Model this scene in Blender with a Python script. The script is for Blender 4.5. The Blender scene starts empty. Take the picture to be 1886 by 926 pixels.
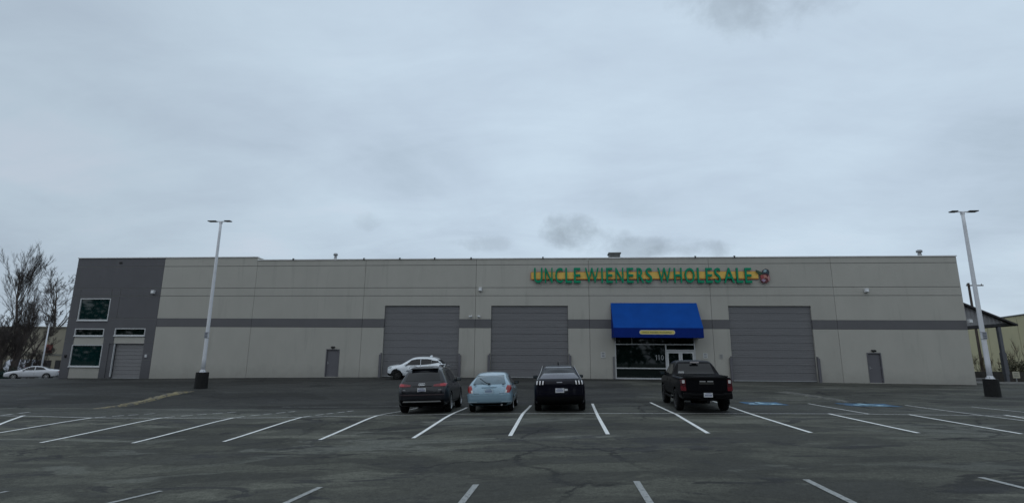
import bpy, bmesh, math, random
from mathutils import Vector, Matrix, noise
from mathutils.bvhtree import BVHTree
from math import radians as RD, sin, cos, pi
random.seed(7)
SC = bpy.context.scene
COL = SC.collection

# ------------------------------------------------------------ camera
FPX = 976.71                       # focal length in photograph pixels (1886 wide)
_p, _r, _y = RD(11.615), RD(0.4847), RD(-4.3536)
FW = Vector((sin(_y)*cos(_p), cos(_y)*cos(_p), sin(_p)))
_R0 = Vector((cos(_y), -sin(_y), 0)); _U0 = _R0.cross(FW)
RT = cos(_r)*_R0 + sin(_r)*_U0
UP = -sin(_r)*_R0 + cos(_r)*_U0
cam_d = bpy.data.cameras.new('camera'); cam = bpy.data.objects.new('camera', cam_d); COL.objects.link(cam)
cam_d.sensor_width = 36; cam_d.lens = 36*FPX/1886; cam_d.clip_start = .1; cam_d.clip_end = 3000
cam.matrix_world = Matrix(((RT.x, UP.x, -FW.x, 0), (RT.y, UP.y, -FW.y, 0), (RT.z, UP.z, -FW.z, 0), (0, 0, 0, 1)))
SC.camera = cam
SC.view_settings.view_transform = 'Standard'; SC.view_settings.look = 'None'
SC.view_settings.exposure = 0; SC.view_settings.gamma = 1

# ------------------------------------------------------------ world: overcast sky
W = bpy.data.worlds.new("World"); SC.world = W; W.use_nodes = True
SUN_EL, SUN_ROT = RD(52), RD(200)
def build_world():
    nt = W.node_tree; N = nt.nodes; L = nt.links
    N.clear()
    out = N.new('ShaderNodeOutputWorld'); mix = N.new('ShaderNodeMixShader')
    bs = N.new('ShaderNodeBackground'); bc = N.new('ShaderNodeBackground')
    sky = N.new('ShaderNodeTexSky'); sky.sky_type = 'NISHITA'; sky.sun_disc = False
    sky.sun_elevation = SUN_EL; sky.sun_rotation = SUN_ROT; sky.air_density = 1.5; sky.dust_density = 2
    bs.inputs['Strength'].default_value = .10; L.new(sky.outputs[0], bs.inputs['Color'])
    tc = N.new('ShaderNodeTexCoord')
    sep = N.new('ShaderNodeSeparateXYZ'); L.new(tc.outputs['Generated'], sep.inputs[0])
    def math_(op, a, b=None, c=None):
        m = N.new('ShaderNodeMath'); m.operation = op
        for i, v in enumerate((a, b, c)):
            if v is None: continue
            if isinstance(v, (int, float)): m.inputs[i].default_value = v
            else: L.new(v, m.inputs[i])
        return m.outputs[0]
    zc = math_('MAXIMUM', sep.outputs[2], 0.0)
    den = math_('ADD', zc, .22)
    cx = math_('DIVIDE', sep.outputs[0], den); cy = math_('DIVIDE', sep.outputs[1], den)
    comb = N.new('ShaderNodeCombineXYZ'); L.new(cx, comb.inputs[0]); L.new(cy, comb.inputs[1])
    def noise_(scale, detail, rough, dist=0, vec=comb.outputs[0], off=(0, 0, 0), sc=(1, 1, 1)):
        mp = N.new('ShaderNodeMapping'); mp.inputs['Location'].default_value = off; mp.inputs['Scale'].default_value = sc
        L.new(vec, mp.inputs[0])
        n = N.new('ShaderNodeTexNoise'); n.inputs['Scale'].default_value = scale; n.inputs['Detail'].default_value = detail
        n.inputs['Roughness'].default_value = rough; n.inputs['Distortion'].default_value = dist; L.new(mp.outputs[0], n.inputs[0])
        return n.outputs[0]
    n1 = noise_(.9, 7, .55, .3, off=(3.1, 1.2, 0))
    n2 = noise_(2.6, 8, .6, .4, off=(7.1, 3.2, 0), sc=(.7, 1.5, 1))
    n3 = noise_(.45, 3, .5, 0, off=(1.5, 9.2, 0))
    a = math_('MULTIPLY', n1, .42); b = math_('MULTIPLY_ADD', n2, .20, a); s = math_('MULTIPLY_ADD', n3, .38, b)
    cr = N.new('ShaderNodeValToRGB'); L.new(s, cr.inputs[0])
    e = cr.color_ramp; e.elements[0].position = .36; e.elements[0].color = (.385, .475, .565, 1)
    e.elements[1].position = .60; e.elements[1].color = (.600, .69, .80, 1)
    m = e.elements.new(.46); m.color = (.49, .59, .70, 1); m = e.elements.new(.54); m.color = (.55, .665, .775, 1)
    # darker and greyer toward the sides of the bright middle, broad glow around the sun's side of the cloud deck
    dt = N.new('ShaderNodeVectorMath'); dt.operation = 'DOT_PRODUCT'; L.new(tc.outputs['Generated'], dt.inputs[0])
    dt.inputs[1].default_value = Vector((.16, .83, .50)).normalized()
    g = N.new('ShaderNodeMapRange'); g.inputs[1].default_value = .55; g.inputs[2].default_value = 1.0; g.inputs[3].default_value = .84; g.inputs[4].default_value = 1.06
    g.interpolation_type = 'SMOOTHSTEP'; L.new(dt.outputs['Value'], g.inputs[0])
    # small dark detached cloud scraps
    def scrap(d, wid, hei, dark, sd):
        d = Vector(d).normalized(); t = Vector((d.y, -d.x, 0)).normalized(); u = t.cross(d)
        def dp(v):
            q = N.new('ShaderNodeVectorMath'); q.operation = 'DOT_PRODUCT'; L.new(tc.outputs['Generated'], q.inputs[0]); q.inputs[1].default_value = v
            return q.outputs['Value']
        du = math_('DIVIDE', dp(t), wid); dv = math_('DIVIDE', dp(u), hei)
        r2 = math_('ADD', math_('MULTIPLY', du, du), math_('MULTIPLY', dv, dv))
        nn = noise_(13, 6, .62, .2, vec=tc.outputs['Generated'], off=(sd, sd*2, 0))
        v = math_('SUBTRACT', math_('MULTIPLY_ADD', nn, 4.2, -1.25), r2)
        mr = N.new('ShaderNodeMapRange'); mr.inputs[1].default_value = -.2; mr.inputs[2].default_value = 1.1; mr.inputs[3].default_value = 1; mr.inputs[4].default_value = 1-dark
        mr.interpolation_type = 'SMOOTHSTEP'; L.new(v, mr.inputs[0])
        back = math_('GREATER_THAN', dp(d), 0)
        return math_('ADD', math_('MULTIPLY', mr.outputs[0], back), math_('SUBTRACT', 1, back))
    def pd(px, py): return (FW + RT*(px-943)/FPX - UP*(py-463)/FPX)
    f = g.outputs[0]
    for (px, py, w_, h_, dk, sd) in ((1050, 428, .062, .036, .26, 1), (1090, 440, .085, .028, .20, 21), (1180, 455, .12, .020, .22, 33), (1250, 462, .10, .020, .24, 5), (885, 450, .065, .016, .15, 8), (1400, -20, .16, .080, .16, 12), (1370, -5, .09, .05, .12, 44), (1480, -10, .14, .04, .10, 51), (680, 408, .03, .018, .10, 15)):
        f = math_('MULTIPLY', f, scrap(pd(px, py), w_, h_, dk, sd))
    vm = N.new('ShaderNodeVectorMath'); vm.operation = 'SCALE'; L.new(cr.outputs[0], vm.inputs[0]); L.new(f, vm.inputs['Scale'])
    L.new(vm.outputs[0], bc.inputs['Color']); bc.inputs['Strength'].default_value = 1.03
    mix.inputs[0].default_value = .94
    L.new(bs.outputs[0], mix.inputs[1]); L.new(bc.outputs[0], mix.inputs[2]); L.new(mix.outputs[0], out.inputs[0])
build_world()
sd_ = bpy.data.lights.new('sun', 'SUN'); sd_.energy = .5; sd_.angle = RD(110); sd_.color = (1, .97, .92)
sun = bpy.data.objects.new('sun', sd_); COL.objects.link(sun)
_a = SUN_ROT
sdir = Vector((sin(_a)*cos(SUN_EL), cos(_a)*cos(SUN_EL), sin(SUN_EL)))
sun.rotation_euler = (-sdir).to_track_quat('-Z', 'Y').to_euler()

# ------------------------------------------------------------ ground shape and photograph geometry
_XS = [-140, -80, -57, -38, -31, -23, -15, -11, -8.7, -6, -3.5, -1, 1.5, 4, 6.3, 9, 12, 16, 20, 29, 45, 80, 140]
_ROWS = [
 (-80, [-2.3]*6 + [-2.3, -2.25, -2.2, -2.1, -2.02, -1.92, -1.84, -1.74, -1.66, -1.57, -1.5, -1.45, -1.45, -1.45, -1.45, -1.45, -1.45]),
 (8.85, [-2.4]*6 + [-2.36, -2.29, -2.22, -2.12, -2.02, -1.92, -1.82, -1.73, -1.65, -1.58, -1.55, -1.52, -1.5, -1.5, -1.5, -1.5, -1.5]),
 (14.15, [-2.6, -2.6, -2.55, -2.45, -2.4, -2.36, -2.31, -2.25, -2.16, -2.07, -1.975, -1.875, -1.79, -1.73, -1.675, -1.63, -1.6, -1.58, -1.56, -1.55, -1.55, -1.55, -1.55]),
 (19, [-2.8, -2.6, -2.5, -2.35, -2.3, -2.24, -2.15, -2.085, -2.03, -1.925, -1.85, -1.80, -1.79, -1.74, -1.69, -1.64, -1.62, -1.61, -1.6, -1.6, -1.6, -1.6, -1.6]),
 (23, [-2.8, -2.6, -2.5, -2.33, -2.3, -2.25, -2.2, -2.16, -2.12, -2.05, -1.95, -1.82, -1.73, -1.66, -1.65, -1.63, -1.62, -1.64, -1.64, -1.64, -1.64, -1.64, -1.64]),
 (30, [-3.0, -2.6, -2.3, -2.0, -1.95, -1.9, -1.84, -1.8, -1.76, -1.7, -1.62, -1.56, -1.52, -1.50, -1.50, -1.5, -1.5, -1.5, -1.52, -1.55, -1.58, -1.6, -1.6]),
 (40, [-3.2, -2.7, -2.05, -1.6, -1.58, -1.42, -1.30, -1.25, -1.24, -1.23, -1.23, -1.23, -1.23, -1.23, -1.24, -1.25, -1.28, -1.31, -1.33, -1.37, -1.45, -1.6, -1.6]),
 (62, [-3.4, -3.0, -2.65, -2.1, -1.9, -1.7, -1.5, -1.5, -1.5, -1.5, -1.5, -1.5, -1.5, -1.5, -1.5, -1.5, -1.5, -1.5, -1.5, -1.6, -1.75, -1.8, -1.8]),
 (100, [-3.4, -3.0, -2.8, -2.4, -2.2]+[-2.0]*18),
 (900, [-3.0]*23)]
def _graw(x, y):
    x = min(max(x, _XS[0]), _XS[-1]); y = min(max(y, _ROWS[0][0]), _ROWS[-1][0])
    i = 0
    while i < len(_XS)-2 and x > _XS[i+1]: i += 1
    j = 0
    while j < len(_ROWS)-2 and y > _ROWS[j+1][0]: j += 1
    tx = (x-_XS[i])/(_XS[i+1]-_XS[i]); ty = (y-_ROWS[j][0])/(_ROWS[j+1][0]-_ROWS[j][0])
    a = _ROWS[j][1]; b = _ROWS[j+1][1]
    return (a[i]*(1-tx)+a[i+1]*tx)*(1-ty) + (b[i]*(1-tx)+b[i+1]*tx)*ty
def g(x, y):
    s = 0
    for dx in (-1.2, 0, 1.2):
        for dy in (-1.0, 0, 1.0): s += _graw(x+dx, y+dy)
    return s/9
def ray(px, py): return FW + RT*((px-943)/FPX) - UP*((py-463)/FPX)
def atY(px, py, Y): d = ray(px, py); return d*(Y/d.y)
def gp(px, py):
    "point of the ground seen at a photograph pixel"
    d = ray(px, py); lo, hi = 2.0, 2.0
    while hi < 120 and (d*(hi/d.y)).z > g(*(d*(hi/d.y)).xy): hi += .5
    lo = hi-.5
    for _ in range(18):
        m = (lo+hi)/2; q = d*(m/d.y)
        if q.z > g(q.x, q.y): lo = m
        else: hi = m
    q = d*(hi/d.y); return Vector((q.x, q.y, g(q.x, q.y)))
def wall(px, py): return atY(px, py, 40.0)

# ------------------------------------------------------------ materials
MATS = {}
def mat(name, col, rough=.6, metal=0, nscale=0, namt=0, bump=0, bscale=None, coat=0, stretch=(1, 1, 1), emit=0, spec=.5, grime=None):
    if name in MATS: return MATS[name]
    m = bpy.data.materials.new(name); m.use_nodes = True; nt = m.node_tree; N = nt.nodes; L = nt.links
    b = N['Principled BSDF']; b.inputs['Base Color'].default_value = (*col, 1); b.inputs['Roughness'].default_value = rough
    b.inputs['Metallic'].default_value = metal; b.inputs['Coat Weight'].default_value = coat; b.inputs['Coat Roughness'].default_value = .04
    b.inputs['Specular IOR Level'].default_value = spec
    tc = N.new('ShaderNodeTexCoord'); mp = N.new('ShaderNodeMapping'); mp.inputs['Scale'].default_value = stretch; L.new(tc.outputs['Object'], mp.inputs[0])
    if namt:
        n = N.new('ShaderNodeTexNoise'); n.inputs['Scale'].default_value = nscale; n.inputs['Detail'].default_value = 6; n.inputs['Roughness'].default_value = .6
        L.new(mp.outputs[0], n.inputs[0])
        mr = N.new('ShaderNodeMapRange'); mr.inputs[1].default_value = .3; mr.inputs[2].default_value = .7; mr.inputs[3].default_value = 1-namt; mr.inputs[4].default_value = 1+namt
        L.new(n.outputs[0], mr.inputs[0])
        v = N.new('ShaderNodeVectorMath'); v.operation = 'SCALE'; v.inputs[0].default_value = col; L.new(mr.outputs[0], v.inputs['Scale'])
        src = v.outputs[0]
        if grime:
            n2 = N.new('ShaderNodeTexNoise'); n2.inputs['Scale'].default_value = grime[1]; n2.inputs['Detail'].default_value = 8; n2.inputs['Roughness'].default_value = .65
            mp2 = N.new('ShaderNodeMapping'); mp2.inputs['Scale'].default_value = grime[4]; L.new(tc.outputs['Object'], mp2.inputs[0]); L.new(mp2.outputs[0], n2.inputs[0])
            r2 = N.new('ShaderNodeMapRange'); r2.inputs[1].default_value = grime[2]; r2.inputs[2].default_value = grime[3]; L.new(n2.outputs[0], r2.inputs[0])
            mx = N.new('ShaderNodeMix'); mx.data_type = 'RGBA'; L.new(r2.outputs[0], mx.inputs[0]); L.new(src, mx.inputs[6]); mx.inputs[7].default_value = (*grime[0], 1)
            src = mx.outputs[2]
        if name.startswith('painted_concrete'):
            oi = N.new('ShaderNodeObjectInfo'); rr = N.new('ShaderNodeMapRange'); rr.inputs[3].default_value = .955; rr.inputs[4].default_value = 1.045; L.new(oi.outputs['Random'], rr.inputs[0])
            sz = N.new('ShaderNodeSeparateXYZ'); L.new(tc.outputs['Object'], sz.inputs[0])
            nn = N.new('ShaderNodeTexNoise'); nn.inputs['Scale'].default_value = 1.6; nn.inputs['Detail'].default_value = 7; nn.inputs['Roughness'].default_value = .7; L.new(tc.outputs['Object'], nn.inputs[0])
            ad = N.new('ShaderNodeMath'); ad.operation = 'MULTIPLY_ADD'; L.new(nn.outputs[0], ad.inputs[0]); ad.inputs[1].default_value = -1.6; L.new(sz.outputs[2], ad.inputs[2])
            dm = N.new('ShaderNodeMapRange'); dm.inputs[1].default_value = -.9; dm.inputs[2].default_value = .1; dm.inputs[3].default_value = .82; dm.inputs[4].default_value = 1.0; L.new(ad.outputs[0], dm.inputs[0])
            mu = N.new('ShaderNodeMath'); mu.operation = 'MULTIPLY'; L.new(rr.outputs[0], mu.inputs[0]); L.new(dm.outputs[0], mu.inputs[1])
            sv = N.new('ShaderNodeVectorMath'); sv.operation = 'SCALE'; L.new(src, sv.inputs[0]); L.new(mu.outputs[0], sv.inputs['Scale']); src = sv.outputs[0]
        L.new(src, b.inputs['Base Color'])
    if bump:
        n = N.new('ShaderNodeTexNoise'); n.inputs['Scale'].default_value = bscale or nscale*4; n.inputs['Detail'].default_value = 5
        L.new(mp.outputs[0], n.inputs[0]); bp = N.new('ShaderNodeBump'); bp.inputs['Strength'].default_value = bump; bp.inputs['Distance'].default_value = .02
        L.new(n.outputs[0], bp.inputs['Height']); L.new(bp.outputs[0], b.inputs['Normal'])
    if emit:
        b.inputs['Emission Color'].default_value = (*col, 1); b.inputs['Emission Strength'].default_value = emit
    MATS[name] = m; return m

M_WALL = mat('painted_concrete_light', (.40, .388, .350), .85, nscale=.7, namt=.045, bump=.25, bscale=14, stretch=(1, 1, .55), grime=((.29, .285, .255), .9, .56, .85, (1.6, 1, .16)))
M_DARKW = mat('painted_concrete_dark', (.102, .101, .109), .8, nscale=.8, namt=.06, bump=.25, bscale=14, grime=((.125, .122, .13), .9, .56, .85, (1.6, 1, .2)))
M_BAND = mat('painted_band', (.120, .118, .124), .8, nscale=.8, namt=.05, bump=.2, bscale=14)
M_GROOVE = mat('reveal_joint', (.19, .19, .18), .9, nscale=2, namt=.1)
M_DOOR = mat('overhead_door_paint', (.150, .149, .156), .55, nscale=1.2, namt=.05, bump=.08, bscale=6, stretch=(.4, 1, 3), grime=((.19, .185, .19), 1.4, .58, .85, (.5, 1, 2)))
M_DOORL = mat('small_door_paint', (.20, .198, .203), .55, nscale=1.2, namt=.05)
M_MAN = mat('steel_door_paint', (.118, .115, .128), .5, nscale=2, namt=.05)
M_FRAME = mat('pale_aluminium', (.55, .56, .57), .4, metal=.3, nscale=3, namt=.05)
M_WHITEP = mat('white_paint', (.62, .63, .64), .45, nscale=2, namt=.06)
M_CAP = mat('coping_metal', (.84, .84, .84), .5, nscale=2, namt=.06)
M_GLASS = mat('dark_glass', (.003, .008, .007), .03, spec=.5, nscale=1.1, namt=.3)
M_GLASSU = mat('teal_glass', (.004, .021, .021), .03, spec=.5, nscale=1.4, namt=.25)  # mottling puts faint tree reflections into the glass colour
M_BLACK = mat('black_rubber', (.010, .010, .011), .75, nscale=6, namt=.2)
M_DKCONC = mat('black_painted_concrete', (.006, .006, .006), .85, nscale=4, namt=.3, bump=.4, bscale=20, grime=((.045, .04, .035), 3, .6, .8, (1, 1, 1)))
M_GALV = mat('galvanised', (.36, .37, .38), .45, metal=.6, nscale=5, namt=.12)
M_WHITEPOLE = mat('white_pole_paint', (.70, .71, .74), .4, nscale=2, namt=.06, grime=((.42, .42, .43), 3, .6, .85, (1, 1, .4)))
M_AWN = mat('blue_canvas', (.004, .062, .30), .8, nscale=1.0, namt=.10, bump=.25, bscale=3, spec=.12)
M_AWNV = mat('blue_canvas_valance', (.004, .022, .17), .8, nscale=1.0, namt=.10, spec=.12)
M_YEL = mat('yellow_plate', (.78, .50, .10), .5, nscale=2, namt=.08)
M_ORANGE = mat('orange_edge', (.55, .17, .03), .5)
M_GREEN = mat('green_letter_face', (.0, .25, .125), .55, nscale=3, namt=.06, spec=.2)
M_GREENS = mat('green_letter_return', (.002, .06, .045), .5)
M_ROOF = mat('roof_membrane', (.25, .25, .25), .9, nscale=.5, namt=.1)
M_TAN = mat('tan_stucco', (.27, .25, .195), .9, nscale=.3, namt=.08, bump=.2, bscale=5)
M_CREAM = mat('cream_stucco', (.50, .46, .29), .9, nscale=.25, namt=.07, bump=.2, bscale=5, grime=((.38, .36, .24), .5, .55, .8, (1, 1, .3)))
M_SHADE = mat('dark_opening', (.012, .012, .014), .6)
M_RED = mat('red_sign', (.20, .035, .03), .6, nscale=3, namt=.2)
M_BARK = mat('bark', (.075, .06, .052), .95, nscale=3, namt=.25)
M_TWIG = mat('twig_brown', (.070, .058, .053), .95, nscale=1.5, namt=.25)
M_HEDGE = mat('hedge_leaf', (.030, .045, .030), .9, nscale=3, namt=.5)
M_DRY = mat('dry_stem', (.16, .13, .08), .95, nscale=3, namt=.3)

def asphalt_mat():
    m = bpy.data.materials.new('asphalt'); m.use_nodes = True; nt = m.node_tree; N = nt.nodes; L = nt.links
    b = N['Principled BSDF']; tc = N.new('ShaderNodeTexCoord'); P = tc.outputs['Object']
    def mp(scale=(1, 1, 1), loc=(0, 0, 0)):
        q = N.new('ShaderNodeMapping'); q.inputs['Scale'].default_value = scale; q.inputs['Location'].default_value = loc; L.new(P, q.inputs[0]); return q.outputs[0]
    def nz(vec, s, d=6, r=.6, dist=0):
        n = N.new('ShaderNodeTexNoise'); n.inputs['Scale'].default_value = s; n.inputs['Detail'].default_value = d; n.inputs['Roughness'].default_value = r
        n.inputs['Distortion'].default_value = dist; L.new(vec, n.inputs[0]); return n.outputs[0]
    def mr(v, a, b_, c, d, smooth=True):
        q = N.new('ShaderNodeMapRange'); q.interpolation_type = 'SMOOTHSTEP' if smooth else 'LINEAR'
        for i, t in enumerate((a, b_, c, d)): q.inputs[i+1].default_value = t
        L.new(v, q.inputs[0]); return q.outputs[0]
    def mth(op, a, b_):
        q = N.new('ShaderNodeMath'); q.operation = op
        for i, t in enumerate((a, b_)):
            if isinstance(t, (int, float)): q.inputs[i].default_value = t
            else: L.new(t, q.inputs[i])
        return q.outputs[0]
    def mixc(f, a, b_):
        q = N.new('ShaderNodeMix'); q.data_type = 'RGBA'
        if isinstance(f, float): q.inputs[0].default_value = f
        else: L.new(f, q.inputs[0])
        for i, t in ((6, a), (7, b_)):
            if isinstance(t, tuple): q.inputs[i].default_value = (*t, 1)
            else: L.new(t, q.inputs[i])
        return q.outputs[2]
    warp = nz(mp((.35, .8, 1)), .9, 5, .6, .6)
    blot = mr(warp, .46, .60, 0, 1)
    c = mixc(blot, (.050, .050, .041), (.098, .099, .081))
    # lighter, worn, slightly greenish patches with crisp edges
    pt = mr(nz(mp((.28, .75, 1), (4, 2, 0)), .55, 8, .62, .9), .565, .60, 0, 1)
    c = mixc(mth('MULTIPLY', pt, .8), c, (.115, .118, .100))
    pt2 = mr(nz(mp((.35, .9, 1), (14, 22, 0)), .8, 8, .66, 1.2), .57, .595, 0, 1)
    c = mixc(mth('MULTIPLY', pt2, .8), c, (.029, .029, .029))
    # newer darker overlay in front of the building
    sep = N.new('ShaderNodeSeparateXYZ'); L.new(P, sep.inputs[0])
    yy = mth('ADD', sep.outputs[1], mth('MULTIPLY', nz(mp((.25, .25, 1)), .5, 4, .6), 2.2))
    over = mr(yy, 23.9, 24.25, 0, 1)
    xl = mr(sep.outputs[0], 3.0, 5.5, 1, .35)
    c = mixc(mth('MULTIPLY', mth('MULTIPLY', over, xl), .8), c, (.029, .029, .029))
    band = mth('MULTIPLY', mr(yy, 20.4, 20.8, 0, 1), mr(yy, 23.8, 24.2, 1, 0))
    c = mixc(mth('MULTIPLY', band, .5), c, (.084, .087, .079))
    vc = N.new('ShaderNodeTexVoronoi'); vc.inputs['Scale'].default_value = .30; wv0 = N.new('ShaderNodeVectorMath'); wv0.operation = 'MULTIPLY_ADD'
    n0 = N.new('ShaderNodeTexNoise'); n0.inputs['Scale'].default_value = .9; n0.inputs['Detail'].default_value = 7; n0.inputs['Roughness'].default_value = .65; L.new(mp((.6, 1.3, 1)), n0.inputs[0])
    L.new(n0.outputs['Color'], wv0.inputs[0]); wv0.inputs[1].default_value = (3.2, 2.2, 0); L.new(mp((.7, 1.5, 1)), wv0.inputs[2]); L.new(wv0.outputs[0], vc.inputs[0])
    cs = N.new('ShaderNodeSeparateColor'); L.new(vc.outputs['Color'], cs.inputs[0]); cv = N.new('ShaderNodeVectorMath'); cv.operation = 'SCALE'; L.new(c, cv.inputs[0]); L.new(mr(cs.outputs[0], 0, 1, .68, 1.28, False), cv.inputs['Scale']); c = cv.outputs[0]
    # aggregate speckle
    sp = nz(P, 38, 5, .85); c2 = N.new('ShaderNodeVectorMath'); c2.operation = 'SCALE'; L.new(c, c2.inputs[0]); L.new(mr(sp, .3, .7, .35, 1.75, False), c2.inputs['Scale'])
    sp2 = nz(P, 9, 7, .75); c3 = N.new('ShaderNodeVectorMath'); c3.operation = 'SCALE'; L.new(c2.outputs[0], c3.inputs[0]); L.new(mr(sp2, .3, .7, .70, 1.32, False), c3.inputs['Scale'])
    # cracks
    wv = N.new('ShaderNodeVectorMath'); wv.operation = 'MULTIPLY_ADD'
    nn = N.new('ShaderNodeTexNoise'); nn.inputs['Scale'].default_value = .8; nn.inputs['Detail'].default_value = 6; nn.inputs['Roughness'].default_value = .7; L.new(P, nn.inputs[0])
    L.new(nn.outputs['Color'], wv.inputs[0]); wv.inputs[1].default_value = (1.6, 1.6, 0); L.new(P, wv.inputs[2])
    def crack(scale, w, amt, col, src, mask):
        v = N.new('ShaderNodeTexVoronoi'); v.feature = 'DISTANCE_TO_EDGE'; v.inputs['Scale'].default_value = scale; L.new(wv.outputs[0], v.inputs[0])
        k = mth('MULTIPLY', mr(v.outputs['Distance'], 0, w, 1, 0, False), mask)
        return mixc(mth('MULTIPLY', k, amt), src, col), k
    mk = mr(nz(mp(loc=(9, 5, 0)), .16, 3, .5), .45, .6, 0, 1)
    c4, k1 = crack(.21, .016, .9, (.012, .012, .013), c3.outputs[0], mk)
    c5, k2 = crack(.7, .024, .6, (.016, .016, .017), c4, mr(nz(mp(loc=(3, 15, 0)), .3, 3, .5), .52, .62, 0, 1))
    # tyre sheen and oil drips in the stalls
    oil = mr(nz(mp((1, .5, 1), (2, 7, 0)), 1.1, 3, .5), .66, .74, 0, 1)
    c6 = mixc(mth('MULTIPLY', oil, .45), c5, (.022, .022, .024))
    L.new(c6, b.inputs['Base Color'])
    L.new(mr(warp, .35, .65, .70, .93), b.inputs['Roughness'])
    b.inputs['Specular IOR Level'].default_value = .22
    bp = N.new('ShaderNodeBump'); bp.inputs['Strength'].default_value = .5; bp.inputs['Distance'].default_value = .012
    hh = mth('SUBTRACT', mth('ADD', sp, mth('MULTIPLY', sp2, .8)), mth('MULTIPLY', k1, 2.0)); L.new(hh, bp.inputs['Height']); L.new(bp.outputs[0], b.inputs['Normal'])
    return m
M_ASPH = asphalt_mat()
def worn_paint(name, col, lo=.38, hi=.56, scale=9, under=(.055, .057, .057)):
    m = bpy.data.materials.new(name); m.use_nodes = True; N = m.node_tree.nodes; L = m.node_tree.links; b = N['Principled BSDF']; b.inputs['Roughness'].default_value = .75
    tc = N.new('ShaderNodeTexCoord')
    n = N.new('ShaderNodeTexNoise'); n.inputs['Scale'].default_value = scale; n.inputs['Detail'].default_value = 8; n.inputs['Roughness'].default_value = .72; L.new(tc.outputs['Object'], n.inputs[0])
    r = N.new('ShaderNodeMapRange'); r.inputs[1].default_value = lo; r.inputs[2].default_value = hi; L.new(n.outputs[0], r.inputs[0])
    x = N.new('ShaderNodeMix'); x.data_type = 'RGBA'; x.inputs[6].default_value = (*under, 1); x.inputs[7].default_value = (*col, 1); L.new(r.outputs[0], x.inputs[0]); L.new(x.outputs[2], b.inputs['Base Color'])
    return m
M_LINE = worn_paint('stall_paint', (.80, .81, .79), .26, .47, 12)
M_LINEOLD = worn_paint('stall_paint_faded', (.60, .61, .59), .30, .54, 14)
M_LINENEAR = worn_paint('stall_paint_nearest', (.34, .35, .34), .30, .52, 16)
M_LINEGHOST = worn_paint('stall_paint_ghost', (.22, .225, .22), .38, .6, 5)
M_CURBY = worn_paint('worn_yellow_curb', (.27, .225, .115), .42, .60, 4, (.085, .08, .072))
M_CURBP = worn_paint('pale_worn_curb', (.15, .15, .125), .36, .66, 4, (.06, .06, .058))
M_BLUEP = worn_paint('blue_bay_paint', (.02, .13, .27), .38, .60, 3)
M_WHITEBAY = worn_paint('white_symbol_paint', (.40, .60, .70), .34, .58, 5, (.06, .18, .26))

# ------------------------------------------------------------ mesh helpers
def link(name, me, m=None, parent=None, smooth=False):
    o = bpy.data.objects.new(name, me); COL.objects.link(o)
    if m is not None:
        for k in (m if isinstance(m, (list, tuple)) else [m]): me.materials.append(k)
    if parent is not None: o.parent = parent
    if smooth:
        for p in me.polygons: p.use_smooth = True
    return o
def from_bm(name, bm, m=None, parent=None, smooth=False):
    me = bpy.data.meshes.new(name); bm.normal_update(); bm.to_mesh(me); bm.free(); return link(name, me, m, parent, smooth)
def box(bm, c, s, rot=None, mi=0, bevel=0):
    r = bmesh.ops.create_cube(bm, size=1); vs = r['verts']
    bmesh.ops.scale(bm, vec=s, verts=vs)
    fs = list({f for v in vs for f in v.link_faces})
    if bevel:
        es = list({e for v in vs for e in v.link_edges}); rb = bmesh.ops.bevel(bm, geom=es, offset=bevel, segments=2, affect='EDGES', profile=.6)
        vs = list({v for f in rb['faces'] for v in f.verts} | {v for v in vs if v.is_valid}); fs = list({f for v in vs for f in v.link_faces})
    if rot is not None: bmesh.ops.rotate(bm, cent=(0, 0, 0), matrix=rot, verts=vs)
    bmesh.ops.translate(bm, vec=c, verts=vs)
    for f in fs: f.material_index = mi
    return vs
def boxo(name, c, s, m, parent=None, bevel=0, rot=None):
    bm = bmesh.new(); box(bm, c, s, rot, 0, bevel); return from_bm(name, bm, m, parent)
def lathe(bm, prof, seg=20, mtx=None, mi=0, cap=True):
    rings = []
    for (r, z) in prof:
        ring = []
        for k in range(seg):
            a = 2*pi*k/seg; v = Vector((r*cos(a), r*sin(a), z))
            if mtx is not None: v = mtx @ v
            ring.append(bm.verts.new(v))
        rings.append(ring)
    for a, b in zip(rings, rings[1:]):
        for k in range(seg):
            f = bm.faces.new((a[k], a[(k+1) % seg], b[(k+1) % seg], b[k])); f.material_index = mi
    if cap:
        bm.faces.new(rings[0][::-1]).material_index = mi; bm.faces.new(rings[-1]).material_index = mi
def tube(bm, pts, r, seg=8, r2=None, mi=0):
    pts = [Vector(p) for p in pts]; rings = []; n = len(pts); ref = Vector((.13, .27, .95)).normalized()
    for i, p in enumerate(pts):
        t = (pts[min(i+1, n-1)] - pts[max(i-1, 0)]).normalized()
        u = t.cross(ref)
        if u.length < .05: u = t.cross(Vector((1, 0, 0)))
        u.normalize(); w = t.cross(u); rr = r if r2 is None else r+(r2-r)*i/(n-1)
        rings.append([bm.verts.new(p + (u*cos(2*pi*k/seg) + w*sin(2*pi*k/seg))*rr) for k in range(seg)])
    for a, b in zip(rings, rings[1:]):
        for k in range(seg): bm.faces.new((a[k], a[(k+1) % seg], b[(k+1) % seg], b[k])).material_index = mi
    bm.faces.new(rings[0][::-1]).material_index = mi; bm.faces.new(rings[-1]).material_index = mi
def tag(o, label=None, cat=None, group=None, kind=None):
    if label: o['label'] = label
    if cat: o['category'] = cat
    if group: o['group'] = group
    if kind: o['kind'] = kind
    return o
def thing(name, label, cat, loc=(0, 0, 0), rz=0, group=None):
    o = bpy.data.objects.new(name, None); COL.objects.link(o); o.location = loc; o.rotation_euler = (0, 0, rz); o.empty_display_size = .3
    return tag(o, label, cat, group)
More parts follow.
